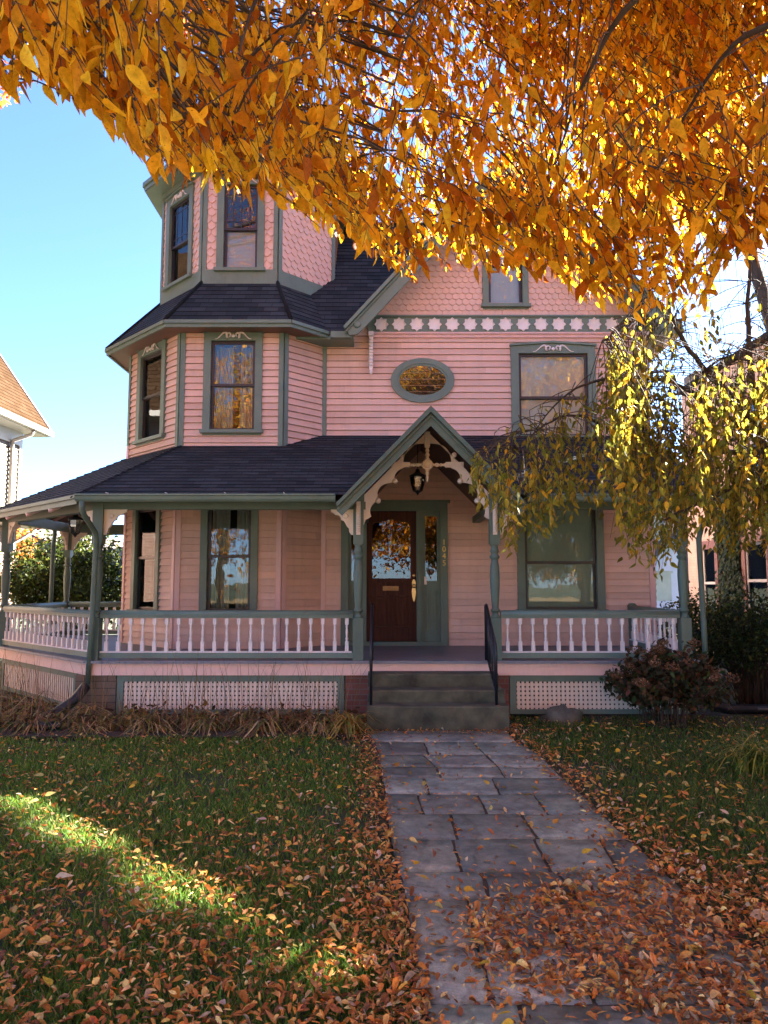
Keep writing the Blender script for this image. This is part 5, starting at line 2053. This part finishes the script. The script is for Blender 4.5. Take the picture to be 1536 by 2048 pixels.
pr_ = [(-5.0 + .35, 4.16), (-13.9, 8.54), (-14.8, 6.78), (-19.6, 6.78), (-19.6, 6.90), (-14.7, 6.90), (-13.9, 8.66), (-5.0 + .35, 4.28)]
mb.prism(Fr((7.9, 0, 0), (0, -1, 0)), pr_, -3.3, 0.0)
mb.build('roof', M['shingle'], RH)
mb = MB()
mb.box(Fr((0, 20.2, 0), (1, 0, 0)), 8.7, 9.3, 0, 7.45, -.6, 0)
mb.box(Fr((0, 20.2, 0), (1, 0, 0)), 8.64, 9.36, 7.2, 7.6, -.66, .06)
mb.build('chimney', M['pier'], RH)
M['red_frame'] = m_plain('red_brown_frame', c4(.14, .05, .035), .6)
for a, b, z0, z1, rm in ((-18.45, -17.75, .9, 2.55, 'shade'), (-16.25, -15.35, .95, 2.6, 'curtain'), (-18.45, -17.75, 3.9, 5.6, 'shade'), (-16.3, -15.4, 3.9, 5.6, 'shade')):
    mb = MB()
    mb.box(fr, a - .16, a, z0 - .1, z1, .0, .09)
    mb.box(fr, b, b + .16, z0 - .1, z1, .0, .09)
    mb.box(fr, a - .2, b + .2, z1, z1 + .2, .0, .10)
    mb.box(fr, a - .2, b + .2, z0 - .16, z0 - .1, .0, .12)
    w = mb.build('window', M['red_frame'], RH)
    mb = MB()
    mb.box(fr, a, b, z0 - .1, z1, .004, .012)
    mb.build('blind', M['offwhite' if rm == 'curtain' else 'shade_g'], w)
    mb = MB()
    mb.box(fr, a, b, z0 - .1, z1, .03, .034)
    mb.build('pane', M['glass'], w)
    mb = MB()
    mb.box(fr, a, a + .05, z0 - .1, z1, .036, .06)
    mb.box(fr, b - .05, b, z0 - .1, z1, .036, .06)
    mb.box(fr, a + .05, b - .05, (z0 + z1) / 2 - .03, (z0 + z1) / 2 + .03, .036, .06)
    mb.build('sash', M['offwhite'], w)
# ivy on that wall
n = 5200
yy = 17.0 + rng.normal(0, .42, n)
zz = 3.9 * rng.random(n) ** .9
yy = yy + .25 * np.sin(zz * 2.2) * (zz / 3)
keep = (np.abs(yy - 17.0) < .85 - .10 * zz + .12 * np.sin(zz * 5))
yy, zz = yy[keep], zz[keep]
n = len(yy)
P = np.stack([8.0 - .03 - .12 * rng.random(n), yy, zz], 1)
A1 = leaves_arrays(P, rvec(n) * .5 + np.array((-.2, 0, -1)), rvec(n) * .5 + np.array((-1, 0, .4)), .07 + .05 * rng.random(n), .06 + .04 * rng.random(n), palette(n, [(.022, .045, .022), (.035, .065, .03), (.05, .075, .04)], [3, 3, 1], .25), 'slim')
t_ = thing('ivy', 'dark green ivy climbing the wall of the peach brick house', 'ivy', (7.95, 17, 0))
link('foliage', np_mesh('foliage', *A1, M['leaf_g']), t_)
m = MB()
for k in range(7):
    y = 17 + random.uniform(-.5, .5)
    m.tube([(7.97, y, 0), (7.96, y + .1, 1.2), (7.96, y - .1, 2.4), (7.97, y + .15, 3.6)], [.02, .015, .01, .004], 5)
m.build('stems', M['twig'], t_)

DH = thing('pale_house', 'pale blue house with a dark outside stair in the distance behind the porch end', 'house', (14, 36, 0))
mb = MB()
courses(mb, Fr((11.5, 35, 0), (1, 0, 0)), [(0, 0), (7, 0), (7, 5.2), (0, 5.2)], .2, .03)
courses(mb, Fr((11.5, 42, 0), (0, -1, 0)), [(0, 0), (7, 0), (7, 5.2), (0, 5.2)], .2, .03)
mb.build('wall', M['pale_blue'], DH)
mb = MB()
mb.prism(Fr((0, 0, 0), (1, 0, 0)), [(11.1, 5.1), (18.9, 5.1), (15, 7.0)], -42.3, -34.6)
mb.build('roof', M['shingle'], DH)
for x0, z0, z1 in ((12.6, .9, 2.2), (14.5, .9, 2.2), (12.6, 3.2, 4.5), (14.5, 3.2, 4.5)):
    mb = MB()
    f_ = Fr((0, 35, 0), (1, 0, 0))
    mb.box(f_, x0, x0 + .9, z0, z1, 0, .06)
    mb.box(f_, x0 - .08, x0 + .98, z1, z1 + .1, 0, .09)
    mb.build('window', M['shade_g'], DH)
mb = MB()
f_ = Fr((0, 33.8, 0), (1, 0, 0))
mb.prism(f_, [(11.6, 2.0), (13.8, 4.4), (13.8, 4.7), (11.6, 2.3)], -.8, 0)
mb.box(f_, 13.8, 16.0, 4.35, 4.5, -1.2, 0)
for k in range(8):
    mb.box(f_, 13.8 + k * .3, 13.84 + k * .3, 4.5, 5.4, -.05, 0)
mb.box(f_, 13.8, 16.0, 5.4, 5.46, -.05, 0)
mb.box(f_, 13.8, 13.9, 0, 4.4, -.1, 0)
mb.build('stair', M['iron'], DH)

# ------------------------------------------------------------------ trees
def far_tree(name, label, x, y, h, r, n, L, cols, w, group=None, trunk_r=.18, crown_z=None, squash=1.0, mat='leaf', lean=0.0):
    t = thing(name, label, 'tree', (x, y, 0), group)
    m = MB()
    cz = crown_z if crown_z is not None else h - r
    m.tube([(x + lean, y, -.1), (x + lean * .9 + .05, y, cz * .5), (x + lean * .5, y + .05, cz * .8), (x, y, h - .4 * r)], [trunk_r, trunk_r * .8, trunk_r * .6, .03], 8)
    for k in range(9):
        a = k * 2.4
        e = .3 + .5 * random.random()
        m.tube([(x, y, cz * .75 + .1 * k), (x + math.cos(a) * r * .4, y + math.sin(a) * r * .4, cz + .25 * r * e), (x + math.cos(a) * r * .8, y + math.sin(a) * r * .8, cz + r * e * .6)], [trunk_r * .4, trunk_r * .25, .02], 5)
    m.build('trunk', M['bark'], t)
    # clumps
    nc = 46
    C = rvec(nc) * (rng.random((nc, 1)) ** .45) * np.array((r, r, r * squash)) * .86 + np.array((x, y, cz + r * .15 * squash))
    k = rng.integers(0, nc, n)
    P = C[k] + rng.normal(0, r * .17, (n, 3)) * np.array((1, 1, .75))
    c = palette(n, cols, w, .2) * (1 + .22 * rng.normal(0, 1, nc))[k][:, None].clip(.6, 1.5)
    ln = L * (.6 + .7 * rng.random(n))
    A1 = leaves_arrays(P, rvec(n) + np.array((0, 0, -.5)), rvec(n) + np.array((0, 0, .5)), ln, ln * .6, c, 'simple')
    link('crown', np_mesh('crown', *A1, M[mat]), t)
    return t


ORANGE = [(.44, .20, .024), (.48, .27, .04), (.34, .12, .02), (.52, .35, .06)]
for i, (x, y, h, r) in enumerate([(-13, -15, 13, 5), (-4.6, -14, 15, 5.0), (3.0, -13, 14, 4.6), (10.5, -15, 15, 5.4), (-22, -20, 14, 6), (20, -18, 14, 6), (-1.0, -24, 18, 7), (8, -26, 18, 7), (-11, -27, 17, 7)]):
    far_tree('street_tree', 'orange autumn tree across the street, mirrored in the house windows', x, y, h, r, 20000, .22, ORANGE, [3, 3, 2, 2], 'orange trees across the street', .28, h * .46, 1.35)
far_tree('turret_shade_tree', 'orange tree added behind the right side of the pink house to shade the turret', 8.6, 19.8, 19.0, 3.2, 12000, .30, ORANGE, [3, 3, 2, 2], None, .25, 15.2, 1.0, 'leaf', 2.6)  # added to block the sun from the right face of the turret
far_tree('autumn_tree', 'rust orange tree in the distance behind the left porch', -15.2, 30, 4.2, 1.3, 1600, .20, [(.50, .20, .05), (.40, .14, .04), (.55, .30, .10)], [2, 2, 1])
far_tree('green_tree', 'dark green tree between the pink house and the brick house', 8.4, 27, 8.0, 2.4, 4200, .24, [(.05, .075, .022), (.08, .10, .03)], [2, 1], mat='leaf_g')
m = MB()
hp = [(-260, 0)] + [(-260 + 10 * k, 20 + 6 * math.sin(k * .7) - .012 * abs(k - 8) ** 2.2) for k in range(21)] + [(-60, 0)]
m.prism(Fr((0, 260, 0), (1, 0, 0)), list(hp), -120, 0)
struct('hill', m.data('hill', m_plain('wooded_hill', c4(.10, .075, .075), .95, 0, .3, .08)))

# added unseen tree; its crown is shaped to shade lawn beside the sun strip
t2 = thing('added_shade_tree', 'unseen autumn tree added behind the peach brick house to shade the lawn', 'tree', (13.6, 20.5, 0))
m = MB()
m.tube([(13.6, 20.6, -.1), (13.6, 20.3, 5), (13.6, 19.8, 11), (13.2, 18.4, 14.6), (12.8, 16.5, 15.3)], [.38, .32, .24, .14, .06], 10)
for k in range(14):
    e = Vector((12.4 + random.uniform(-1.2, 1.6), 12.2 + .42 * k, 12.6 + .22 * k))
    q = [Vector((13.3, 18.8, 14.0)), Vector((13.1, 18.8, 14.6)).lerp(e, .5) + Vector((0, 0, .5)), e]
    if not in_gap(np.array([tuple(q[0].lerp(q[1], f)) for f in (0, .5, 1)] + [tuple(q[1].lerp(q[2], f)) for f in (.25, .5, .75, 1)]), .15).any():
        m.tube(q, [.10, .05, .015], 6)
m.build('trunk', M['bark'], t2)
n = 72000
gy = 2.95 + 4.3 * rng.random(n)
gx = -5.6 + 6.2 * rng.random(n)
Xp = 11.4 + 2.8 * rng.random(n)
k = (Xp - gx) / SN[0]
P = np.stack([Xp, gy + k * SN[1], k * SN[2]], 1)
d = (ST2 - ST1) / np.linalg.norm(ST2 - ST1)
wv = (np.stack([gx, gy], 1) - ST1) @ np.array((-d[1], d[0]))     # >0: to the front left of the ray? sign tested below
side_ = np.sign(np.array((-1.0, -1.0)) @ np.array((-d[1], d[0])))
ok = (wv * side_ > .0) & ~in_gap(P, .165)
P = P[ok]
n2 = 9000
Q = rvec(n2) * (rng.random((n2, 1)) ** .4) * np.array((2.6, 4.2, 2.2)) + np.array((13.0, 15.0, 12.3))
Q = Q[~in_gap(Q, .35)]
P = np.concatenate([P, Q])
P = P[(P[:, 1] - P[:, 2] * SN[1] / SN[2]) > 2.85]
n = len(P)
ln = .20 * (.7 + .6 * rng.random(n))
A1 = leaves_arrays(P, rvec(n) + np.array((0, 0, -.3)), rvec(n) + SN[None] * .7, ln, ln * .6, palette(n, ORANGE, [3, 3, 2, 1], .2), 'simple')
link('crown', np_mesh('crown', *A1, M['litter']), t2)

# second unseen tree nearer the street, added to keep the upper canopy shaded
t6 = thing('added_shade_tree', 'unseen autumn tree added behind the street end of the peach brick house to shade the canopy', 'tree', (13.4, 8.6, 0))
m = MB()
m.tube([(13.4, 8.6, -.1), (13.3, 8.5, 5), (13.0, 8.2, 9), (12.4, 7.6, 12)], [.34, .28, .2, .06], 10)
for k in range(14):
    e = Vector((10.2 + random.uniform(-.8, 2.6), 5.5 + .28 * k, 9.6 + random.uniform(0, 3.2)))
    m.tube([(13.1, 8.3, 7.6 + .15 * k), Vector((12.9, 8.2, 9.2)).lerp(e, .5), e], [.10, .05, .015], 6)
m.build('trunk', M['bark'], t6)
n = 26000
gy = -3.6 + 3.9 * rng.random(n)
gx = -8.0 + 8.2 * rng.random(n)
Xp = 9.4 + 3.2 * rng.random(n)
k = (Xp - gx) / SN[0]
P = np.stack([Xp, gy + k * SN[1], k * SN[2]], 1)
keep = rng.random(n) < .62 + .4 * np.sin(gx * 2.3 + 1) * np.sin(gy * 3.1)
P = P[keep]
n = len(P)
ln = .18 * (.7 + .6 * rng.random(n))
A1 = leaves_arrays(P, rvec(n) + np.array((0, 0, -.3)), rvec(n) + SN[None] * .5, ln, ln * .55, palette(n, ORANGE, [3, 3, 2, 1], .2), 'simple')
link('crown', np_mesh('crown', *A1, M['leaf']), t6)

# red leaved tree whose top shows behind the yellow canopy
def cone_point(px, py, dist):
    dx, dy = (px - 768) / 1480, (1024 - py) / 1480
    t = R(5.5)
    d = np.stack([dx, np.cos(t) - dy * np.sin(t), np.sin(t) + dy * np.cos(t)], -1)
    d = d / np.linalg.norm(d, axis=-1, keepdims=True)
    return np.array((0, 0, 1.72)) + d * np.asarray(dist)[..., None]


t3 = thing('red_tree', 'red and orange leaved tree showing at the top left behind the yellow leaves', 'tree', (-8.5, 8.0, 0))
m = MB()
m.tube([(-8.5, 8.0, -.1), (-8.3, 8.1, 4), (-7.4, 8.4, 7.5), (-6.0, 8.8, 10)], [.25, .2, .14, .05], 8)
for k in range(9):
    e = Vector((-6.5 + .9 * k, 8.2 + random.uniform(-.5, 1.5), 8.8 + random.uniform(-.3, 2.2)))
    m.tube([(-7.6 + .1 * k, 8.4, 7.0 + .2 * k), Vector((-7, 8.4, 8.4)).lerp(e, .5), e], [.07, .04, .012], 5)
m.build('trunk', M['bark'], t3)
n = 42000
px = -500 + 1750 * rng.random(n)
bnd = np.interp(px, [-500, 0, 60, 150, 300, 470, 620, 760, 950, 1150], [260, 205, 190, 120, 75, 55, 60, 230, 250, 60])
py = bnd - 900 * rng.random(n) ** 1.3
cl = np.sin(px * .021) * np.sin(py * .027 + 1) + np.sin(px * .05 + py * .043) * .6
ok = rng.random(n) < np.clip(.35 + .5 * cl, .05, 1)
px, py = px[ok], py[ok]
n = len(px)
P = cone_point(px, py, 9.5 + 3.0 * rng.random(n))
ln = .055 + .035 * rng.random(n)
A1 = leaves_arrays(P, rvec(n) + np.array((0, 0, -.8)), rvec(n), ln, ln * .45, palette(n, [(.50, .12, .03), (.60, .20, .04), (.40, .08, .03), (.66, .32, .06)], [3, 3, 2, 1.5], .2), 'slim')
link('crown', np_mesh('crown', *A1, M['leaf']), t3)

# the yellow tree overhead
GOLD = [(.60, .325, .016), (.68, .42, .024), (.48, .21, .011), (.33, .105, .008), (.74, .54, .05)]
GOLDW = [4, 3.5, 3, 2, 1.2]
t4 = thing('yellow_tree', 'golden yellow tree with drooping leafy twigs overhead, filling the top of the view', 'tree', (4.2, .2, 0))
bx = [-700, -200, 0, 60, 130, 200, 260, 330, 430, 520, 600, 680, 760, 830, 900, 1000, 1100, 1180, 1240, 1310, 1390, 1450, 1536, 1900, 2300]
by = [120, 205, 222, 205, 210, 240, 325, 395, 405, 425, 470, 505, 545, 598, 565, 585, 580, 625, 655, 665, 655, 580, 535, 570, 570]


def twig_cluster(px, py, dist, nleaf, tv, bv, leafP):
    """a drooping twig with alternate hanging leaves, its tip ending near the given sight line"""
    tip = cone_point(np.array(px), np.array(py), np.array(dist))
    L = (.17 + .035 * nleaf) * random.uniform(.8, 1.15)
    a = random.gauss(.6, 1.0)
    hd = Vector((math.cos(a), math.sin(a) * .6, 0))
    drop = random.uniform(.35, .95)
    dirv = (hd * (1 - drop * .5) + Vector((0, 0, -drop))).normalized()
    tip = Vector(tip) + Vector((0, 0, .05))
    start = tip - dirv * L + Vector((0, 0, L * .10))
    mid = start.lerp(tip, .5) + Vector((0, 0, L * .08))
    pts = [start, start.lerp(mid, .5) + Vector((0, 0, L * .03)), mid, mid.lerp(tip, .5) + Vector((0, 0, L * .02)), tip]
    tv.append(pts)
    sd = dirv.cross(Vector((0, 0, 1)))
    sd = sd.normalized() if sd.length > .01 else Vector((1, 0, 0))
    for k in range(nleaf):
        f = .08 + .92 * (k + .5) / nleaf
        i = min(int(f * 4), 3)
        q = pts[i].lerp(pts[i + 1], f * 4 - i)
        s = 1 if k % 2 else -1
        ax = sd * s * random.uniform(.2, 1.0) + dirv * random.uniform(.2, .9) + Vector((random.gauss(0, .3), random.gauss(0, .3), -random.uniform(.3, 1.3)))
        size = random.choice((random.uniform(.040, .07), random.uniform(.06, .105))) * (1.0 if f < .85 else .85)
        leafP.append((*q, *ax, random.gauss(0, .6), random.gauss(-.2, .6), random.gauss(.45, .5), size))
        if random.random() < .45:
            bv.append(q + Vector((random.gauss(0, .004), random.gauss(0, .004), -.004)))


twigs, berries, LP = [], [], []
NCL = 0
def add_cluster(px, py, dist):
    twig_cluster(px, py, dist, random.randint(7, 13), twigs, berries, LP)
# crown body
k = 0
while k < 6300:
    px = random.uniform(-900, 2500)
    b = np.interp(px, bx, by)
    v = random.random() ** 1.15
    py = b - 10 - v * (b + 1150)
    base = np.interp(px, [-900, 0, 350, 700, 1000, 1536, 2500], [1.8, 1.8, 2.3, 3.3, 3.9, 4.2, 4.2])
    dist = base + abs(random.gauss(0, 1.0)) + random.random() * 1.1
    # small windows of sky between the sprays
    hole_ = math.sin(px * .013 + 1.0) * math.sin(py * .017 + .5) + .6 * math.sin(px * .031 - py * .023)
    if hole_ > .55 and random.random() < .85:
        continue
    if px < 330 and random.random() < (.62 if py > 130 else .90):
        continue
    if px > 1340 and py > 330 and random.random() < .35:
        continue
    k += 1
    add_cluster(px, py, dist)
# deeper boughs added to the upper right to shade the spray in front
for k in range(2300):
    px = random.uniform(850, 2100)
    py = random.uniform(-560, np.interp(px, [850, 1200, 1450, 1650, 2100], [60, 200, 150, 100, 120]))
    add_cluster(px, py, random.uniform(4.6, 7.4))
for k in range(950):
    add_cluster(random.uniform(1740, 2600), random.uniform(40, 520), random.uniform(5.6, 8.6))  # sprays out of view, added to shade the right of the canopy
# hanging fringe, close
for k in range(380):
    px = random.uniform(-250, 1800)
    b = np.interp(px, bx, by)
    add_cluster(px, b - random.uniform(0, 60), np.interp(px, [0, 400, 900, 1500], [1.6, 1.8, 2.7, 2.9]) + random.uniform(0, .6))
LPa = np.array(LP)
keep = ~(in_gap(LPa[:, :3], .05) | in_gap(LPa[:, :3] + norm(LPa[:, 3:6]) * .07, .05))
LPa = LPa[keep]
n = len(LPa)
colr = palette(n, GOLD, GOLDW, .14)
kc = rng.random(n) < .22
far_ = np.linalg.norm(LPa[:, :3] - np.array((0, 0, 1.72)), axis=1) > 4.3
wd = LPa[:, 9] * (.33 + .13 * rng.random(n))
A1 = cat(*[leaves_arrays(LPa[q_, :3], LPa[q_, 3:6], LPa[q_, 6:9], LPa[q_, 9], wd[q_], colr[q_], kd) for q_, kd in ((~kc & ~far_, 'fine'), (~kc & far_, 'slim'), (kc, 'curl'))])
link('crown', np_mesh('crown', *A1, M['leaf']), t4)
m = MB()
limbs = [[(4.2, .2, -.1), (4.15, .25, 1.5), (4.1, .35, 3.0), (3.9, .5, 4.2)]]
def cp(px, py, d):
    return tuple(cone_point(np.array(float(px)), np.array(float(py)), np.array(float(d))))
top = (4.0, .4, 3.8)
br = [[top, cp(1700, -300, 3.6), cp(1290, -20, 3.7), cp(1180, 140, 3.8), cp(1120, 300, 4.0), cp(1090, 420, 4.2)],
      [top, cp(1900, -100, 3.6), cp(1560, 40, 3.6), cp(1440, 120, 3.7), cp(1320, 330, 3.9), cp(1270, 480, 4.1)],
      [top, cp(1500, -700, 3.8), cp(1000, -350, 3.8), cp(870, -60, 3.7), cp(800, 120, 3.6), cp(770, 300, 3.6)],
      [top, cp(1300, -800, 3.7), cp(800, -420, 3.4), cp(560, -100, 3.0), cp(470, 130, 2.8), cp(440, 300, 2.6)],
      [top, cp(2000, 100, 3.5), cp(1700, 220, 3.6), cp(1560, 380, 3.7), cp(1480, 480, 3.8)],
      [top, cp(2200, -600, 3.5), cp(2100, -900, 3.5), cp(1500, -1100, 3.6)]]
m.tube(limbs[0], [.24, .20, .18, .12], 12)
nodes = []
for b in br:
    P_ = [Vector(p) for p in b]
    q = []
    for i in range(len(P_) - 1):
        for f in (0, .25, .5, .75):
            p0, p1, p2, p3 = P_[max(i - 1, 0)], P_[i], P_[i + 1], P_[min(i + 2, len(P_) - 1)]
            q.append(.5 * ((2 * p1) + (p2 - p0) * f + (2 * p0 - 5 * p1 + 4 * p2 - p3) * f * f + (3 * p1 - p0 - 3 * p2 + p3) * f ** 3))
    q.append(P_[-1])
    m.tube(q, [max(.028 * (1 - i / len(q)) ** 1.4, .003) for i in range(len(q))], 7)
    nodes += q[4:]
m.build('trunk', M['bark'], t4)
m = MB()
nd = np.array([tuple(v) for v in nodes])
for i, p in enumerate(twigs):
    m.tube(p, [.0024, .0022, .0019, .0016, .001], 4, False)
    if i % 11 == 0:
        s = np.array(tuple(p[0]))
        j = int(np.argmin(np.linalg.norm(nd - s, axis=1)))
        a, b = Vector(nd[j]), p[0]
        if (a - b).length < 1.6:
            m.tube([a, a.lerp(b, .35) + Vector((0, 0, .05)), a.lerp(b, .7) + Vector((0, 0, .05)), b], [.0045, .004, .0035, .003], 4, False)
m.build('twigs', M['twig'], t4)
m = MB()
for q in berries:
    r = random.uniform(.004, .0065)
    vs = [q + Vector(d) * r for d in ((1, 0, 0), (-1, 0, 0), (0, 1, 0), (0, -1, 0), (0, 0, 1), (0, 0, -1))]
    m.mesh(vs, [(0, 2, 4), (2, 1, 4), (1, 3, 4), (3, 0, 4), (2, 0, 5), (1, 2, 5), (3, 1, 5), (0, 3, 5)], True)
m.build('buds', M['twig'], t4)

# ------------------------------------------------------------------ weeping tree at the right
t5 = thing('weeping_tree', 'weeping tree with hanging olive and yellow leaves in front of the right porch', 'tree', (3.55, 6.4, 0))
DEP = 6.3
wp = lambda px, py, y=DEP: ypt(px, py, y)
limbs = [([(1600, 1580), (1585, 1300), (1570, 1080), (1550, 940), (1520, 870)], 0.077, 0.060),
         ([(1530, 890), (1430, 815), (1340, 765), (1250, 755), (1180, 765), (1120, 800), (1070, 860)], 0.026, 0.004),
         ([(1530, 880), (1470, 800), (1410, 745), (1372, 690), (1347, 640), (1333, 570), (1328, 480)], 0.032, 0.008),
         ([(1530, 905), (1390, 900), (1290, 880), (1210, 850), (1150, 830), (1090, 850), (1040, 900)], 0.024, 0.004),
         ([(1530, 880), (1505, 760), (1495, 640), (1505, 500)], 0.035, 0.014),
         ([(1347, 640), (1300, 636), (1255, 655), (1215, 710)], 0.008, 0.004),
         ([(1405, 745), (1455, 715), (1540, 735), (1620, 790)], 0.013, 0.006),
         ([(1540, 900), (1630, 800), (1730, 760), (1840, 830)], 0.035, 0.010),
         ([(1535, 930), (1450, 985), (1390, 1010), (1330, 1040)], 0.025, 0.008),
         ([(1545, 940), (1640, 960), (1740, 1000)], 0.028, 0.008),
         ([(1290, 880), (1270, 780), (1230, 690), (1205, 680)], 0.010, 0.004),
         ([(1430, 815), (1380, 790), (1310, 800), (1270, 840)], 0.014, 0.005)]
m = MB()
wn_ = []
for i, (pl, r0, r1) in enumerate(limbs):
    off = 0 if i == 0 else random.uniform(-.5, .5)
    P_ = [Vector(wp(px, py, DEP + off * (k / (len(pl) - 1)))) for k, (px, py) in enumerate(pl)]
    q = []
    for j in range(len(P_) - 1):
        for f in (0, .25, .5, .75):
            p0, p1, p2, p3 = P_[max(j - 1, 0)], P_[j], P_[j + 1], P_[min(j + 2, len(P_) - 1)]
            q.append(.5 * ((2 * p1) + (p2 - p0) * f + (2 * p0 - 5 * p1 + 4 * p2 - p3) * f * f + (3 * p1 - p0 - 3 * p2 + p3) * f ** 3) + Vector((random.gauss(0, .008), random.gauss(0, .008), random.gauss(0, .008))) * (1 if j else 0))
    q.append(P_[-1])
    m.tube(q, [r0 + (r1 - r0) * k / (len(q) - 1) for k in range(len(q))], 8)
    if i:
        wn_ += q
m.build('trunk', M['bark'], t5)
nd = np.array([tuple(v) for v in wn_])
m = MB()
LP = []
tx = [930, 965, 1010, 1060, 1120, 1180, 1230, 1300, 1360, 1420, 1480, 1536, 1700, 1850]
ty = [905, 880, 850, 815, 790, 770, 650, 650, 740, 740, 700, 680, 740, 830]
bxx = [930, 965, 1000, 1030, 1060, 1110, 1170, 1210, 1250, 1300, 1340, 1400, 1450, 1500, 1536, 1700, 1850]
byy = [940, 1000, 1010, 1110, 1125, 1070, 1010, 1060, 1120, 1140, 1150, 1060, 1100, 1090, 1110, 1180, 1150]


def strand(px, pt, pb, dep, leafy):
    """a twig that arches from the nearest limb and then hangs"""
    tp = Vector(ypt(px, pt, dep))
    bt = Vector(ypt(px + random.uniform(-22, 10), pb, dep + random.uniform(-.15, .15)))
    d = np.linalg.norm(nd - np.array(tuple(tp)), axis=1) + 1.2 * np.maximum(0, tp.z - nd[:, 2])
    j = int(np.argmin(d))
    a = Vector(nd[j])
    pts = []
    if (a - tp).length > .75:
        a = tp + (a - tp).normalized() * .55 + Vector((0, 0, .12))
    if (a - tp).length > .05:
        mid = a.lerp(tp, .5) + Vector((0, 0, .02 + .07 * (a - tp).length))
        for f in (0, .33, .66):
            pts.append(a * (1 - f) ** 2 + mid * 2 * f * (1 - f) + tp * f * f)
    pts.append(tp)
    n = 6
    sw = random.uniform(-.11, .11)
    for k in range(1, n + 1):
        f = k / n
        pts.append(tp.lerp(bt, f) + Vector((sw * math.sin(f * 3.1), sw * .6 * math.sin(f * 4), 0)))
    if in_gap(np.array([tuple(v) for v in pts]), .02).any() and random.random() < .8:
        return
    m.tube(pts, [max(.0045 * (1 - k / len(pts)), .0014) for k in range(len(pts))], 4, False)
    L = (tp - bt).length
    if not leafy:
        return
    s = random.uniform(0, .25) * L
    i0 = len(pts) - n - 1
    while s < L:
        f = s / L * n
        k = min(int(f), n - 1)
        q = pts[i0 + k].lerp(pts[i0 + k + 1], f - k)
        q = q + Vector((random.gauss(0, .028), random.gauss(0, .028), 0))
        LP.append((*q, random.gauss(0, .6), random.gauss(0, .6), -1, random.gauss(0, 1), random.gauss(-.4, 1), random.gauss(.2, .5), random.uniform(.048, .092), f / n))
        s += random.uniform(.020, .052)


for k in range(1650):
    px = random.uniform(935, 1850) if k % 3 else random.uniform(1230, 1560)
    a, b = np.interp(px, tx, ty), np.interp(px, bxx, byy)
    if px < 1230 and random.random() < .60:
        continue
    u = random.random()
    pt = a + (b - a) * .62 * u ** 1.3 + random.uniform(-12, 12)
    pb = min(b + random.uniform(-70, 14), pt + random.uniform(130, 340))
    if pb - pt < 40:
        continue
    # the sky window between house and brick house stays thin
    if 1285 < px < 1400 and 720 < (pt + pb) / 2 < 940 and random.random() < .72:
        continue
    strand(px, pt, pb, DEP + random.gauss(-.1, .55), random.random() < .93)
for k in range(80):
    px = random.uniform(1225, 1640)
    pt = random.uniform(520, 690) if px > 1300 else random.uniform(620, 680)
    strand(px, pt, pt + random.uniform(60, 210), DEP + random.gauss(.1, .4), random.random() < .30)
LPa = np.array(LP)
LPa = LPa[~(in_gap(LPa[:, :3], .06) | in_gap(LPa[:, :3] + norm(LPa[:, 3:6]) * .08, .06))]
n = len(LPa)
colr = palette(n, [(.19, .20, .040), (.25, .235, .045), (.13, .155, .038), (.33, .28, .048), (.52, .34, .035), (.58, .43, .055)], [4, 4, 3, 2.2, 1.0, .7], .16)
A1 = leaves_arrays(LPa[:, :3], LPa[:, 3:6], LPa[:, 6:9], LPa[:, 9], LPa[:, 9] * (.34 + .10 * rng.random(n)), colr, 'fine')
m.build('twigs', M['twig'], t5)
link('crown', np_mesh('crown', *A1, M['leaf']), t5)
print('SCENE BUILT', len(bpy.data.objects))
